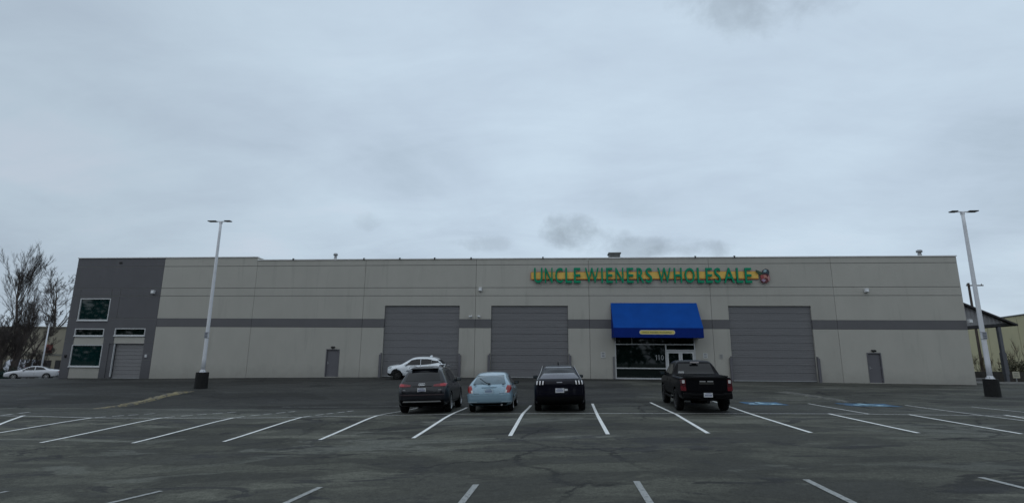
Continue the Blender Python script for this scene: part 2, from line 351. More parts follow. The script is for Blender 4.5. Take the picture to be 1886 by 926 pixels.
def text_mesh(s, extrude=.0):
    cu = bpy.data.curves.new('txt', 'FONT'); cu.body = s; cu.extrude = extrude; cu.resolution_u = 4
    ob = bpy.data.objects.new('txt', cu); COL.objects.link(ob)
    dg = bpy.context.evaluated_depsgraph_get(); me = bpy.data.meshes.new_from_object(ob.evaluated_get(dg))
    bpy.data.objects.remove(ob); me.materials.clear(); return me
def fit_text(name, s, x0, x1, z0, z1, y, m, parent, depth=.02, m2=None, faceneg=True, bold=0):
    "upright text filling a rectangle on a plane facing -Y"
    me = text_mesh(s, .5)
    xs = [v.co.x for v in me.vertices]; ys = [v.co.y for v in me.vertices]; a, b, c, d = min(xs), max(xs), min(ys), max(ys)
    for v in me.vertices:
        X, Y, Z = v.co
        v.co = (x0+(X-a)/(b-a)*(x1-x0), y - (Z+.5)*depth, z0+(Y-c)/(d-c)*(z1-z0))
    o = link(name, me, [m, m2] if m2 else m, parent)
    if m2:
        for p in me.polygons: p.material_index = 0 if abs(p.normal.y) > .7 else 1
    return o

# ------------------------------------------------------------ ground sheet
def build_ground():
    def axis(a, b, fine0, fine1, step):
        v = []; x = fine0
        while x <= fine1+1e-6: v.append(x); x += step
        lo = []; s = step; x = fine0
        while x > a: s *= 1.35; x -= s; lo.append(max(x, a))
        hi = []; s = step; x = fine1
        while x < b: s *= 1.35; x += s; hi.append(min(x, b))
        return lo[::-1] + v + hi
    xs = axis(-900, 900, -46, 46, .5); ys = axis(-400, 1200, 4, 44, .5)
    vs = [(x, y, g(x, y)) for y in ys for x in xs]; n = len(xs)
    fs = [(j*n+i, j*n+i+1, (j+1)*n+i+1, (j+1)*n+i) for j in range(len(ys)-1) for i in range(n-1)]
    me = bpy.data.meshes.new('car_park'); me.from_pydata(vs, [], fs)
    o = link('car_park', me, M_ASPH, None, True); tag(o, kind='structure'); return o
GROUND = build_ground()

def strip(name, p0, p1, w, m, off=.008, parent=GROUND, taper=1.0):
    "painted strip on the ground between two ground points"
    p0 = Vector(p0); p1 = Vector(p1); d = (p1-p0); L_ = d.xy.length; n = max(1, int(L_/.3)); t = Vector((d.x, d.y)).normalized(); q = Vector((-t.y, t.x))
    vs = []; fs = []
    for i in range(n+1):
        c = p0.xy + t*L_*i/n
        for s in (-1, 1):
            a = c + q*s*w/2; vs.append((a.x, a.y, g(a.x, a.y)+off))
    for i in range(n): fs.append((2*i, 2*i+2, 2*i+3, 2*i+1))
    me = bpy.data.meshes.new(name); me.from_pydata(vs, [], fs)
    if (me.polygons[0].normal.z < 0): me.flip_normals()
    return link(name, me, m, parent)
# main stall row (near half) down to its tips, in photograph pixels
for (a, b) in (((-60, 805), (44, 765)), ((-18, 799.5), (170, 769)), ((74.6, 815), (298.6, 769)), ((244, 815.7), (431, 769)), ((412, 813), (556.5, 768)), ((589, 809.6), (695, 765)),
        ((761, 806.6), (834, 761.5)), ((939.5, 802.5), (963, 761.5)), ((1119.5, 799.5), (1100.7, 765)), ((1304, 797.7), (1246, 763)), ((1493.7, 796.6), (1348, 750)),
        ((1692, 797.3), (1526, 761.4)), ((1882, 798.8), (1673.6, 763)), ((2080, 800), (1850, 764))):
    strip('parking_line', gp(*a), gp(*b), .105, M_LINE)
# far half of the row
for (a, b, m_) in (((963, 761.5), (978, 746), M_LINE), ((1100.7, 765), (1091, 743), M_LINE), ((1246, 763), (1198, 741), M_LINE), ((834, 761.5), (860, 750), M_LINE),
        ((695, 765), (770, 750.5), M_LINEOLD), ((1600, 762), (1489, 743), M_LINEOLD), ((1890, 775), (1668, 746), M_LINEOLD), ((1900, 760), (1790, 749), M_LINEOLD), ((1348, 750), (1312, 738), M_LINEOLD)):
    strip('parking_line', gp(*a), gp(*b), .10, m_)
# dashed, half worn away continuation lines on the left
for a, b, n in (((171, 769), (290, 761), 4), ((298, 769), (441, 758), 5), ((431, 769), (550, 756.5), 5), ((556, 768), (655, 755.5), 5), ((0, 765), (60, 758), 2)):
    A = gp(*a); B = gp(*b)
    for k in range(n):
        strip('parking_line', A.lerp(B, (k+.12)/n), A.lerp(B, (k+.74+.1*(k % 2))/n), .12, M_LINEOLD)
# cross line joining the stall ends
cross = [(-40, 764.5), (60, 766), (170, 769), (298, 769.3), (431, 769.3), (556, 768), (600, 766.5), (695, 765.2), (834, 762.2), (963, 761.2), (1100, 760.8), (1246, 761), (1400, 761.3), (1526, 761.6), (1673, 763), (1886, 766), (1990, 768)]
for a, b in zip(cross, cross[1:]): strip('cross_line', gp(*a), gp(*b), .085, M_LINEOLD, .0045)
# nearest row
for a, b in (((100, 950), (297, 904)), ((430, 970), (590, 897)), ((815, 970), (877, 892)), ((1225, 970), (1172, 886)), ((1640, 960), (1484, 883)), ((2010, 930), (1806, 879)), ((-200, 950), (14, 904.5))):
    A = gp(*a); B = gp(*b); strip('parking_line', A, B, .10, M_LINENEAR)
# ghost lines
for a, b in (((0, 753), (31, 750)), ((30, 761), (235, 756)), ((520, 749), (735, 748)), ((1430, 735), (1560, 741))):
    strip('faded_line', gp(*a), gp(*b), .09, M_LINEGHOST, .0055)
# accessible bays: blue rectangle with white wheelchair symbol
def bay(px0, px1, py0, py1, cx, cy, wd):
    L0 = gp(px0, (py0+py1)/2); R0 = gp(px1, (py0+py1)/2); N0 = gp(cx, py1); F0 = gp(cx, py0)
    yc = (N0.y+F0.y)/2; hw = (R0.x-L0.x)/2; xc = (R0.x+L0.x)/2; hh = .66
    o = strip('blue_bay_marking', Vector((xc, yc-hh, 0)), Vector((xc, yc+hh, 0)), 2*hw, M_BLUEP, .008)
    bm = bmesh.new()
    def V(x, y): X = xc+x*1.25; Y = yc-.05+y*.72; return bm.verts.new((X, Y, g(X, Y)+.013))
    def thick(pts, w):
        for a, b in zip(pts, pts[1:]):
            d = Vector((b[0]-a[0], b[1]-a[1])).normalized(); q = Vector((-d.y, d.x))*w/2; e = d*w*.3
            bm.faces.new((V(a[0]-e.x-q.x, a[1]-e.y-q.y), V(b[0]+e.x-q.x, b[1]+e.y-q.y), V(b[0]+e.x+q.x, b[1]+e.y+q.y), V(a[0]-e.x+q.x, a[1]-e.y+q.y)))
    thick([(-.05, .62), (-.05, .0), (.25, 0), (.40, -.5)], .2); thick([(-.05, .3), (.22, .3)], .16)
    thick([(.18*cos(t)*2-.08, -.22+.42*sin(t)) for t in [2.2+k*.42 for k in range(10)]], .16)
    bmesh.ops.create_circle(bm, cap_ends=True, radius=.10, segments=12, matrix=Matrix.Translation((xc-.05, yc+.52, g(xc-.05, yc+.52)+.014)))
    s = from_bm('wheelchair_symbol', bm, M_WHITEBAY, o)
    return o
bay(1372, 1440, 739, 747, 1406, 743, 1)
bay(1556, 1640, 741, 750, 1592, 745, 1)

def kerb(name, pix, w0, w1, h, m, label):
    "low crumbled asphalt kerb following ground points"
    P = [gp(*q) for q in pix]; bm = bmesh.new(); prev = None; pts = []
    for a, b in zip(P, P[1:]):
        n = max(2, int((b-a).length/.18))
        pts += [a.lerp(b, k/n) for k in range(n)]
    pts.append(P[-1])
    for i, p in enumerate(pts):
        t = (pts[min(i+1, len(pts)-1)]-pts[max(i-1, 0)]); q = Vector((-t.y, t.x, 0)).normalized(); f = i/(len(pts)-1); w = w0+(w1-w0)*f
        k = min(1, f*8, (1-f)*8)
        ring = []
        for (s, z) in ((-1, -.03), (-.62, .7), (-.2, 1), (.25, 1), (.65, .7), (1, -.03)):
            jz = .72+.5*noise.noise((p.x*2.3, p.y*2.3, s*3)); c = p + q*s*w/2*(1+.25*noise.noise((p.x*3, p.y*3, 9+s)))
            ring.append(bm.verts.new((c.x, c.y, g(c.x, c.y) + (h*z*jz*k if z > 0 else -.03))))
        if prev:
            for u in range(5): bm.faces.new((prev[u], prev[u+1], ring[u+1], ring[u]))
        prev = ring
    bmesh.ops.recalc_face_normals(bm, faces=bm.faces)
    o = from_bm(name, bm, m); tag(o, label, 'kerb'); return o
kerb('asphalt_kerb', [(352, 720), (300, 730), (262, 741), (225, 748), (172, 752)], .60, .42, .13, M_CURBY, 'worn yellow low kerb curving away from the left lamp post base')
kerb('asphalt_kerb', [(1433, 721.5), (1470, 726), (1500, 731), (1560, 740)], .60, .35, .10, M_CURBP, 'pale crumbling low kerb in front of the rightmost overhead door')

# ------------------------------------------------------------ warehouse
WH = thing('warehouse', 'long low grey concrete warehouse with three big overhead doors and a blue awning', 'warehouse', (0, 40, -1.3))
WO = Vector((0, 40, -1.3))
def wh_child(o, parent=None):
    return o
def W_(v): return Vector(v) - WO       # world -> warehouse coordinates
YF = 40.0
SEAMS = [-38.70, -31.19, -23.38, -14.53, -5.79, 2.78, 11.68, 20.44, 29.23]
Z_ROOF, Z_ROOFL = 7.66, 7.90
Z_G1, Z_G2, Z_G3, Z_BT, Z_BB = 7.20, 5.44, 4.82, 3.04, 2.39
def zx(px0, py0, px1, py1):
    a = wall(px0, py0); b = wall(px1, py1); return a, b
def facade_panel(name, x0, x1, z0, z1, rects, thick=.2):
    """heightfield wall facing -Y. rects: (xa, xb, za, zb, depth, material index or None for opening)"""
    xs = sorted({x0, x1} | {min(max(v, x0), x1) for r in rects for v in r[:2]}); zs = sorted({z0, z1} | {min(max(v, z0), z1) for r in rects for v in r[2:4]})
    bm = bmesh.new(); cell = {}
    for i in range(len(xs)-1):
        for j in range(len(zs)-1):
            cx = (xs[i]+xs[i+1])/2; cz = (zs[j]+zs[j+1])/2; c = (0.0, 0)
            for (a, b, p, q, d, mi) in rects:
                if a < cx < b and p < cz < q: c = (d, mi)
            cell[i, j] = c
    cache = {}
    def V(x, d, z):
        k = (round(x, 4), round(d, 4), round(z, 4))
        if k not in cache: cache[k] = bm.verts.new((x, YF+d-WO.y, z-WO.z))
        return cache[k]
    def F(vs, mi):
        try: f = bm.faces.new(vs); f.material_index = mi
        except ValueError: pass
    def dep(i, j):
        c = cell.get((i, j)); return thick if c is None or c[1] is None else c[0]
    for (i, j), (d, mi) in cell.items():
        xa, xb, za, zb = xs[i], xs[i+1], zs[j], zs[j+1]
        if mi is not None: F((V(xa, d, za), V(xb, d, za), V(xb, d, zb), V(xa, d, zb)), mi)
    for i in range(len(xs)):
        for j in range(len(zs)-1):
            l = dep(i-1, j); r = dep(i, j)
            if abs(l-r) > 1e-6:
                x = xs[i]; src = cell.get((i-1, j)) if l < r else cell.get((i, j)); mi = (src[1] or 0) if src else 0
                F((V(x, l, zs[j]), V(x, l, zs[j+1]), V(x, r, zs[j+1]), V(x, r, zs[j])), mi)
    for j in range(len(zs)):
        for i in range(len(xs)-1):
            l = dep(i, j-1); r = dep(i, j)
            if abs(l-r) > 1e-6:
                z = zs[j]; src = cell.get((i, j-1)) if l < r else cell.get((i, j)); mi = (src[1] or 0) if src else 0
                F((V(xs[i], l, z), V(xs[i+1], l, z), V(xs[i+1], r, z), V(xs[i], r, z)), mi)
    bmesh.ops.recalc_face_normals(bm, faces=bm.faces)
    return from_bm(name, bm, [M_WALL, M_BAND, M_GROOVE, M_DARKW], WH)
ZB = -2.2
doors = []
for (pl, pr, pt, pb) in ((709, 846.8, 563, 696), (904.8, 1045.8, 561.5, 696), (1341, 1493, 564, 703)):
    a = wall(pl, pt); b = wall(pr, pt); c = wall((pl+pr)/2, pb); doors.append([a.x, b.x, (a.z+b.z)/2])
dz = sum(d[2] for d in doors)/3
for d in doors: d[2] = dz
def wr(pxl, pxr, pyt, pyb, refy=None):
    "rectangle on the wall from pixel left/right (at refy) and top/bottom"
    ry = refy if refy is not None else (pyt+pyb)/2
    a = wall(pxl, ry); b = wall(pxr, ry); m_ = (pxl+pxr)/2
    return a.x, b.x, wall(m_, pyb).z, wall(m_, pyt).z
MD1 = wr(599.3, 624, 642.5, 693.5); MD2 = wr(1599, 1625.5, 649.3, 705.5)
SF = wr(1133, 1282, 614, 697.5, 660)
UW = wr(145.5, 201.5, 549.3, 589.7); TW1 = wr(137.5, 191.5, 604.7, 618.3); TW2 = wr(211, 267.5, 604.2, 617.8)
SP1 = wr(135.3, 190.5, 618.6, 634.2); LW = wr(129.5, 186.5, 634.4, 674.5); BP = wr(125, 181, 676, 699)
SP2 = wr(209.5, 266, 618, 632); SD = wr(206.3, 261, 633, 694)
def gr(x0, x1, z, mi=2, h=.045): return (x0, x1, z-h/2, z+h/2, .02, mi)
for k in range(8):
    x0, x1 = SEAMS[k]+(.011 if k else 0), SEAMS[k+1]-.011; top = Z_ROOFL if k < 2 else Z_ROOF
    R = []
    if k == 0:
        R.append((x0, x1, ZB, top, 0, 3))
        R += [gr(x0, x1, z) for z in (Z_G1, Z_G2, Z_G3, Z_BT-.02)]
        a = wall(206, 540).x; b = wall(222, 540).x; c = wall(148, 545).x
        R += [(a-.02, a+.02, Z_BT, Z_G2, .02, 2), (b-.02, b+.02, Z_BT, Z_G2, .02, 2), (c-.02, c+.02, Z_BT, Z_G2, .02, 2)]
        for z in (1.2, -.2): R.append(gr(x0, x1, z, 2, .03))
        for q in (UW, TW1, TW2, LW): R.append((q[0], q[1], q[2], q[3], .2, None))
        for q in (SP1, SP2): R.append((q[0], q[1], q[2], q[3], .03, 0))
        R.append((BP[0]+.0, BP[1], ZB, BP[3], .03, 0))
        R.append((SD[0], SD[1], ZB, SD[3], .2, None))
        R.append((SD[0]-.45, SD[0], ZB, SD[3], .05, 3))
    else:
        R.append((x0, x1, Z_BB, Z_BT, 0, 1))
        R += [gr(x0, x1, z) for z in (Z_G1, Z_G2, Z_G3)]
        R += [gr(x0, x1, z, 1, .02) for z in (Z_BB, Z_BT)]
    for d in doors: R.append((d[0], d[1], ZB, d[2], .2, None))
    for q in (MD1, MD2): R.append((q[0], q[1], ZB, q[3], .2, None))
    R.append((SF[0], SF[1], ZB, SF[3], .2, None))
    R = [r for r in R if r[0] < x1 and r[1] > x0]
    p = facade_panel('wall_panel', x0, x1, ZB, top, R)
    if k == 0: p['label'] = 'dark grey end wall panel with windows'
# body behind the front panels (back, sides, roof) as plain walls
XL, XR = SEAMS[0], SEAMS[-1]
boxo('side_wall', W_((XL+.1, 60.1, (ZB+Z_ROOFL)/2)), (.2, 39.8, Z_ROOFL-ZB), M_DARKW, WH)
boxo('side_wall', W_((XR-.1, 60.1, (ZB+Z_ROOF)/2)), (.2, 39.8, Z_ROOF-ZB), M_WALL, WH)
boxo('rear_wall', W_(((XL+XR)/2, 80.1, (ZB+Z_ROOF)/2)), (XR-XL-.01, .2, Z_ROOF-ZB), M_WALL, WH)
boxo('roof', W_(((XL+XR)/2, 60, Z_ROOF-.9)), (XR-XL-.42, 39.6, .2), M_ROOF, WH)
boxo('joint_backing', W_(((XL+XR)/2, 40.36, 5.6)), (XR-XL-.5, .1, 3.6), M_BLACK, WH)
for k in range(9):
    if 0 < k < 8: boxo('joint_backing', W_((SEAMS[k], 40.235, 2.72)), (.3, .06, 9.7), mat('joint_sealant', (.10, .10, .095), .9), WH)
# coping
def coping(x0, x1, z):
    boxo('coping', W_(((x0+x1)/2, 40.08, z+.035)), (x1-x0, .30, .07), M_CAP, WH, .008)
for k in range(8):
    z = (Z_ROOFL if k < 2 else Z_ROOF); coping(SEAMS[k]+(.0 if k else -.03), SEAMS[k+1]-.006+(0 if k < 7 else .03), z)
boxo('parapet_end', W_((-23.42, 40.9, 7.6)), (.16, 1.2, .62), M_WALL, WH)

# overhead doors with sections
def section_mesh(name, w, h, nrib, amp=.006):
    zs = [(0, .012), (.012, 0)]
    for r in range(nrib):
        c = h*(r+1)/(nrib+1); zs += [(c-.03, 0), (c-.015, amp), (c+.015, amp), (c+.03, 0)]
    zs += [(h-.015, 0), (h-.003, .014)]
    vs = []; fs = []
    for (z, d) in zs:
        for x in (-w/2, w/2): vs.append((x, d, z))
    for i in range(len(zs)-1): fs.append((2*i, 2*i+1, 2*i+3, 2*i+2))
    n = len(vs)
    vs += [(-w/2, .06, 0), (w/2, .06, 0), (-w/2, .06, h), (w/2, .06, h)]
    fs += [(n, n+1, 1, 0), (n-2, n-1, n+3, n+2)]
    me = bpy.data.meshes.new(name); me.from_pydata(vs, [], fs); return me
def overhead(x0, x1, z0, z1, nsec, m, nrib=2):
    D = bpy.data.objects.new('overhead_door', None); COL.objects.link(D); D.parent = WH; D.location = W_(((x0+x1)/2, 40.13, z0))
    h = (z1-z0)/nsec; me = section_mesh('door_section', x1-x0-.02, h-.006, nrib); me.materials.append(m)
    for k in range(nsec):
        o = bpy.data.objects.new('door_section', me); COL.objects.link(o); o.parent = D; o.location = (0, .004*((k*7) % 3-1), k*h)
    boxo('bottom_seal', (0, .0, -.035), (x1-x0-.02, .05, .07), M_GALV, D)
    boxo('door_backing', (0, .10, (z1-z0)/2-.1), (x1-x0+.1, .04, z1-z0+.25), M_BLACK, D)
    return D
for i, d in enumerate(doors):
    gz = g((d[0]+d[1])/2, 40)+.05
    overhead(d[0], d[1], gz+.04, d[2], 10, M_DOOR, 3)
    for s, x in ((-1, d[0]-.11), (1, d[1]+.11)):
        bm = bmesh.new(); box(bm, (0, -.06, .80), (.17, .14, 1.7), bevel=.015); box(bm, (s*-.05, -.02, .9), (.08, .2, 1.72))
        o = from_bm('track_guard', bm, M_MAN, WH); o.location = W_((x, 39.97, gz-.05))
overhead(SD[0]+.07, SD[1]-.02, g(-33, 40)+.05, SD[3], 9, M_DOORL, 1)
boxo('door_jamb', W_((SD[0]+.035, 40.0, (SD[2]+SD[3])/2)), (.06, .12, SD[3]-SD[2]), M_FRAME, WH)

# steel doors
def man_door(q):
    x0, x1, z0, z1 = q; z0 = g((x0+x1)/2, 40)+.02; cx = (x0+x1)/2
    D = bpy.data.objects.new('steel_door', None); COL.objects.link(D); D.parent = WH; D.location = W_((cx, 40.06, z0))
    w, h = x1-x0, z1-z0
    bm = bmesh.new()
    box(bm, (-w/2+.035, -.03, h/2), (.07, .12, h)); box(bm, (w/2-.035, -.03, h/2), (.07, .12, h)); box(bm, (0, -.03, h-.035), (w-.14, .12, .07)); from_bm('door_frame', bm, M_MAN, D)
    boxo('door_leaf', (0, .02, h/2-.04), (w-.15, .045, h-.09), M_MAN, D, .004)
    bm = bmesh.new(); tube(bm, [(-w/2+.16, -.005, 1.02), (-w/2+.16, -.06, 1.02), (-w/2+.28, -.06, 1.02)], .011, 8); box(bm, (-w/2+.16, -.006, 1.05), (.05, .012, .2)); from_bm('door_handle', bm, M_GALV, D)
    boxo('threshold', (0, -.06, -.005), (w+.1, .22, .05), M_WALL, D, .01)
    for k in range(3):
        boxo('hinge', (w/2-.07, -.012, .25+k*.8), (.02, .02, .12), M_GALV, D)
    # lamp over the door
    bm = bmesh.new(); box(bm, (0, -.10, h+.16), (.30, .10, .05), bevel=.01); tube(bm, [(0, -.0, h+.10), (0, -.08, h+.14)], .035, 8)
    box(bm, (0, -.17, h+.135), (.24, .16, .09), Matrix.Rotation(.5, 3, 'X'), bevel=.02); o = from_bm('door_lamp', bm, M_BLACK, D)
man_door(MD1); man_door(MD2)

# windows of the dark end bay
def window(q, glass, nm='window', mull=0, fw=.07):
    x0, x1, z0, z1 = q; W1 = bpy.data.objects.new(nm, None); COL.objects.link(W1); W1.parent = WH; W1.location = W_(((x0+x1)/2, 40.05, z0)); w = x1-x0; h = z1-z0
    bm = bmesh.new(); box(bm, (-w/2+fw/2, 0, h/2), (fw, .12, h)); box(bm, (w/2-fw/2, 0, h/2), (fw, .12, h)); box(bm, (0, 0, h-fw/2), (w-2*fw, .12, fw)); box(bm, (0, 0, fw/2), (w-2*fw, .12, fw)); from_bm('window_frame', bm, M_FRAME, W1)
    boxo('window_pane', (0, .025, h/2), (w-2*fw+.01, .012, h-2*fw+.01), glass, W1)
    boxo('window_sill', (0, -.075, -.03), (w+.03, .09, .07), M_WHITEP, W1, .006)
    boxo('dark_room', (0, .17, h/2), (w+.2, .04, h+.2), M_SHADE, W1)
    return W1
window(UW, M_GLASSU); window(TW1, M_GLASS); window(TW2, M_GLASS); window(LW, M_GLASSU)

# storefront
def storefront():
    x0, x1, z0, z1 = SF; z0 = g((x0+x1)/2, 40)+.02
    S = bpy.data.objects.new('storefront', None); COL.objects.link(S); S.parent = WH; S.location = W_((0, 40.08, 0)); o = Vector((0, 40.08, 0))
    def X(px, py=660): return wall(px, py).x
    def Z(px, py): return wall(px, py).z+1.3-1.3
    base = -WO.z    # W_ offset handled by location; children use world z
    def B(nm, xa, xb, za, zb, yc, dy, m, bv=0): return boxo(nm, ((xa+xb)/2, yc, (za+zb)/2), (xb-xa, dy, zb-za), m, S, bv)
    zt = Z(1200, 633.8); zm = Z(1180, 677.8); xd = X(1227.5, 665)
    bm = bmesh.new()
    def fb(xa, xb, za, zb, y=0, d=.12): box(bm, ((xa+xb)/2, y, (za+zb)/2), (xb-xa, d, zb-za))
    fb(x0, x0+.08, z0, z1); fb(x1-.08, x1, z0, z1); fb(x0+.08, x1-.08, z1-.08, z1); fb(x0+.08, x1-.08, zt-.035, zt+.035, .002)
    fb(x0+.08, xd-.05, z0, z0+.10); fb(x0+.08, xd-.05, zm-.04, zm+.04, .002); fb(xd-.05, xd+.05, z0, zt-.035, -.004)
    xv = X(1164, 628); fb(xv-.02, xv+.02, zt+.035, z1-.08, .004)
    xh0, xh1 = xd+.05, x1-.08; zh = Z(1250, 644.8)
    fb(xh0, xh1, zh-.05, zh+.05, -.003)
    from_bm('storefront_frame', bm, M_FRAME, S)
    B('storefront_pane', x0+.07, xv-.01, zt+.03, z1-.07, .03, .012, M_GLASS); B('storefront_pane', xv+.01, x1-.07, zt+.03, z1-.07, .03, .012, M_GLASS)
    B('storefront_pane', x0+.07, xd-.04, zm+.03, zt-.03, .03, .012, M_GLASS); B('storefront_pane', x0+.07, xd-.04, z0+.09, zm-.03, .03, .012, M_GLASS)
    B('storefront_pane', xh0-.01, xh1+.01, zh+.04, zt-.03, .03, .012, M_GLASS)
    xm = (xh0+xh1)/2
    for a, b, s in ((xh0+.01, xm-.006, 1), (xm+.006, xh1-.01, -1)):
        bm = bmesh.new(); st = .13; zt_ = zh-.06; zb_ = z0+.02
        for (xa, xb, za, zb) in ((a, a+st, zb_, zt_), (b-st, b, zb_, zt_), (a+st, b-st, zt_-.15, zt_), (a+st, b-st, zb_, zb_+.22)):
            box(bm, ((xa+xb)/2, 0, (za+zb)/2), (xb-xa, .05, zb-za))
        D = from_bm('entrance_door', bm, M_WHITEP, S)
        # panes and pull handles belong to the door fronts; kept at this level to stay within three levels
        B('door_pane', a+st-.01, b-st+.01, zb_+.21, zt_-.14, .006, .012, M_GLASS)
        hx = (b-.065) if s == 1 else (a+.065)
        bm = bmesh.new(); tube(bm, [(hx, -.03, z0+.9), (hx, -.085, z0+.92), (hx, -.085, z0+1.25), (hx, -.03, z0+1.27)], .014, 8); from_bm('door_pull', bm, M_GALV, S)
    for ch, pa, pb in (('1', 1208.4, 1210.7), ('1', 1213.2, 1215.5), ('0', 1217.8, 1223.0)):
        if ch == '1':
            zb_, zt_ = Z(1215, 662.5), Z(1215, 653.3); xc_ = X((pa+pb)/2, 658); bm = bmesh.new(); box(bm, (xc_, .016, (zb_+zt_)/2), (.058, .012, zt_-zb_)); box(bm, (xc_-.045, .0165, zt_-.06), (.05, .011, .05), Matrix.Rotation(0, 3, 'Y')); from_bm('street_number_digit', bm, mat('number_grey', (.34, .35, .36), .6), S); continue
        fit_text('street_number_digit', ch, X(pa, 658), X(pb, 658), Z(1215, 662.5), Z(1215, 653.3), .022, mat('number_grey', (.34, .35, .36), .6), S, .012)
    B('dark_interior', x0-.1, x1+.1, z0-.2, z1+.1, .14, .04, M_SHADE)
    for q in S.children: q.location = (q.location[0], q.location[1], q.location[2])
    S.location = Vector((0, 40.08, 0))-WO
storefront()
# dark guard beside the glass
boxo('track_guard', W_((SF[0]-.11, 39.96, g(0, 40)+.8)), (.12, .12, 1.6), M_DOOR, WH, .012)

# awning
def awning():
    A = bpy.data.objects.new('awning', None); COL.objects.link(A); A.parent = WH; A.location = (0, 0, 0); A['label'] = 'bright blue fabric awning with a yellow lozenge on its valance'
    YO = 38.55; xl = wall(1125.5, 557).x; xr = wall(1285.5, 559).x; zt = wall(1205, 557.8).z
    fl = atY(1129.0, 603, YO); fr = atY(1292.5, 604, YO); zf = (fl.z+fr.z)/2; zv = atY(1211, 621.5, YO).z
    xl = (xl+fl.x)/2; xr = (xr+fr.x)/2
    bm = bmesh.new(); nx, ny = 24, 8
    def gv(grid):
        for a in range(len(grid)-1):
            for b in range(len(grid[0])-1): bm.faces.new((grid[a][b], grid[a][b+1], grid[a+1][b+1], grid[a+1][b]))
    G = []
    for j in range(ny+1):
        t = j/ny; row = []
        for i in range(nx+1):
            s = i/nx; sag = -.05*sin(pi*t)*(.35+.9*abs(sin(pi*s*4)))
            row.append(bm.verts.new(W_((xl+(xr-xl)*s, 39.97+(YO-39.97)*t, zt+(zf-zt)*t+sag))))
        G.append(row)
    gv(G); n1 = len(bm.faces); G_CO = [[v.co.copy() for v in r] for r in G]
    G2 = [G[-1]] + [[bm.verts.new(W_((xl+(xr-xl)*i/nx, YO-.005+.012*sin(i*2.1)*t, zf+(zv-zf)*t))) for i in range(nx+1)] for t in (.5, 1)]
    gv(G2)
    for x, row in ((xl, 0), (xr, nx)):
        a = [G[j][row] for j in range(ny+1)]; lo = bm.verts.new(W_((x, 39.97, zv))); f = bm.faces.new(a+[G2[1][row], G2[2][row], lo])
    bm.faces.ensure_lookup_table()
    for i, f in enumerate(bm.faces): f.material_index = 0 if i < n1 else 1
    from_bm('awning_fabric', bm, [M_AWN, M_AWNV], A)
    bm = bmesh.new()
    for k in range(5):
        x = xl+.02+(xr-xl-.04)*k/4; tube(bm, [W_((x, 39.97, zt-.05)), W_((x, YO+.04, zf-.03)), W_((x, YO+.04, zv+.03)), W_((x, 39.97, zv+.05))], .018, 6)
    tube(bm, [W_((xl+.02, YO+.045, zv+.02)), W_((xr-.02, YO+.045, zv+.02))], .018, 6)
    from_bm('awning_frame', bm, M_GALV, A)
    # yellow lozenge
    a = atY(1178.5, 611.5, YO); b = atY(1242.5, 611.9, YO); zc = (a.z+b.z)/2; r = .118
    for nm, rr, y, m in (('badge_rim', r+.03, .012, M_WHITEP), ('badge_face', r, .022, mat('badge_yellow', (.60, .50, .13), .5))):
        bm = bmesh.new(); vs = []
        for k in range(24):
            t = pi/2+pi*k/23; vs.append((a.x+r+rr*cos(t), zc+rr*sin(t)))
        for k in range(24):
            t = -pi/2+pi*k/23; vs.append((b.x-r+rr*cos(t), zc+rr*sin(t)))
        f1 = [bm.verts.new(W_((x, YO-.016-y, z))) for x, z in vs]; bm.faces.new(f1[::-1] if 0 else f1)
        f2 = [bm.verts.new(W_((x, YO-.016, z))) for x, z in vs]
        for k in range(48): bm.faces.new((f1[k], f1[(k+1) % 48], f2[(k+1) % 48], f2[k]))
        bmesh.ops.recalc_face_normals(bm, faces=bm.faces); from_bm(nm, bm, m, A)
    o = fit_text('awning_lettering', 'UNCLE WIENERS WHOLESALE', a.x+.16, b.x-.22, zc-.055, zc+.055, YO-.039, M_GREENS, A, .004)
    for v in o.data.vertices: v.co = W_(v.co)
awning()

# small fittings on the wall
def wall_box(px, py, nm, s=.24, m=M_WHITEP, yo=-.12):
    p = wall(px, py); bm = bmesh.new(); box(bm, (0, yo, 0), (s, .22, s*1.15), bevel=.03); box(bm, (0, yo-.10, -.03), (s*.7, .05, s*.6), Matrix.Rotation(-.35, 3, 'X'))
    box(bm, (0, -.01, .0), (s*.6, .04, s*.7)); o = from_bm(nm, bm, m, WH); o.location = W_(p)
for px, py in ((284, 538), (885, 533), (1594, 535)): wall_box(px, py, 'wall_floodlight', .25)
wall_box(1784.3, 591.5, 'wall_floodlight', .22)
for px in (868, 881.5):
    p = wall(px, 583.3); bm = bmesh.new(); s = 1 if px > 875 else -1
    tube(bm, [(0, 0, 0), (0, -.12, .0)], .03, 8); tube(bm, [(-s*.06, -.12, .05), (s*.16, -.22, .0)], .055, 10); box(bm, (0, -.015, 0), (.12, .03, .12), bevel=.01)
    o = from_bm('security_camera', bm, M_WHITEP, WH); o.location = W_(p)
p = wall(269.5, 655); boxo('wall_switch_box', W_((p.x, 39.95, p.z)), (.14, .1, .22), M_WHITEP, WH, .01)
p = wall(121.2, 655.5); boxo('wall_switch_box', W_((p.x, 39.95, p.z)), (.14, .1, .2), M_BLACK, WH, .01)
# overflow scupper and parapet brackets
p = wall(223, 484); boxo('scupper', W_((p.x, 39.98, p.z)), (.22, .05, .12), M_BLACK, WH)
for px, py in ((671, 478.4), (737, 477.5), (801, 477), (868, 476), (1000, 475), (1280, 474.2), (1352, 474.4), (541, 480)):
    p = wall(px, py); bm = bmesh.new(); box(bm, (0, -.05, .02), (.08, .05, .10)); box(bm, (.0, 0, .09), (.12, .12, .03)); o = from_bm('parapet_bracket', bm, M_BLACK, WH); o.location = W_((p.x, 39.93, Z_ROOF+.02))
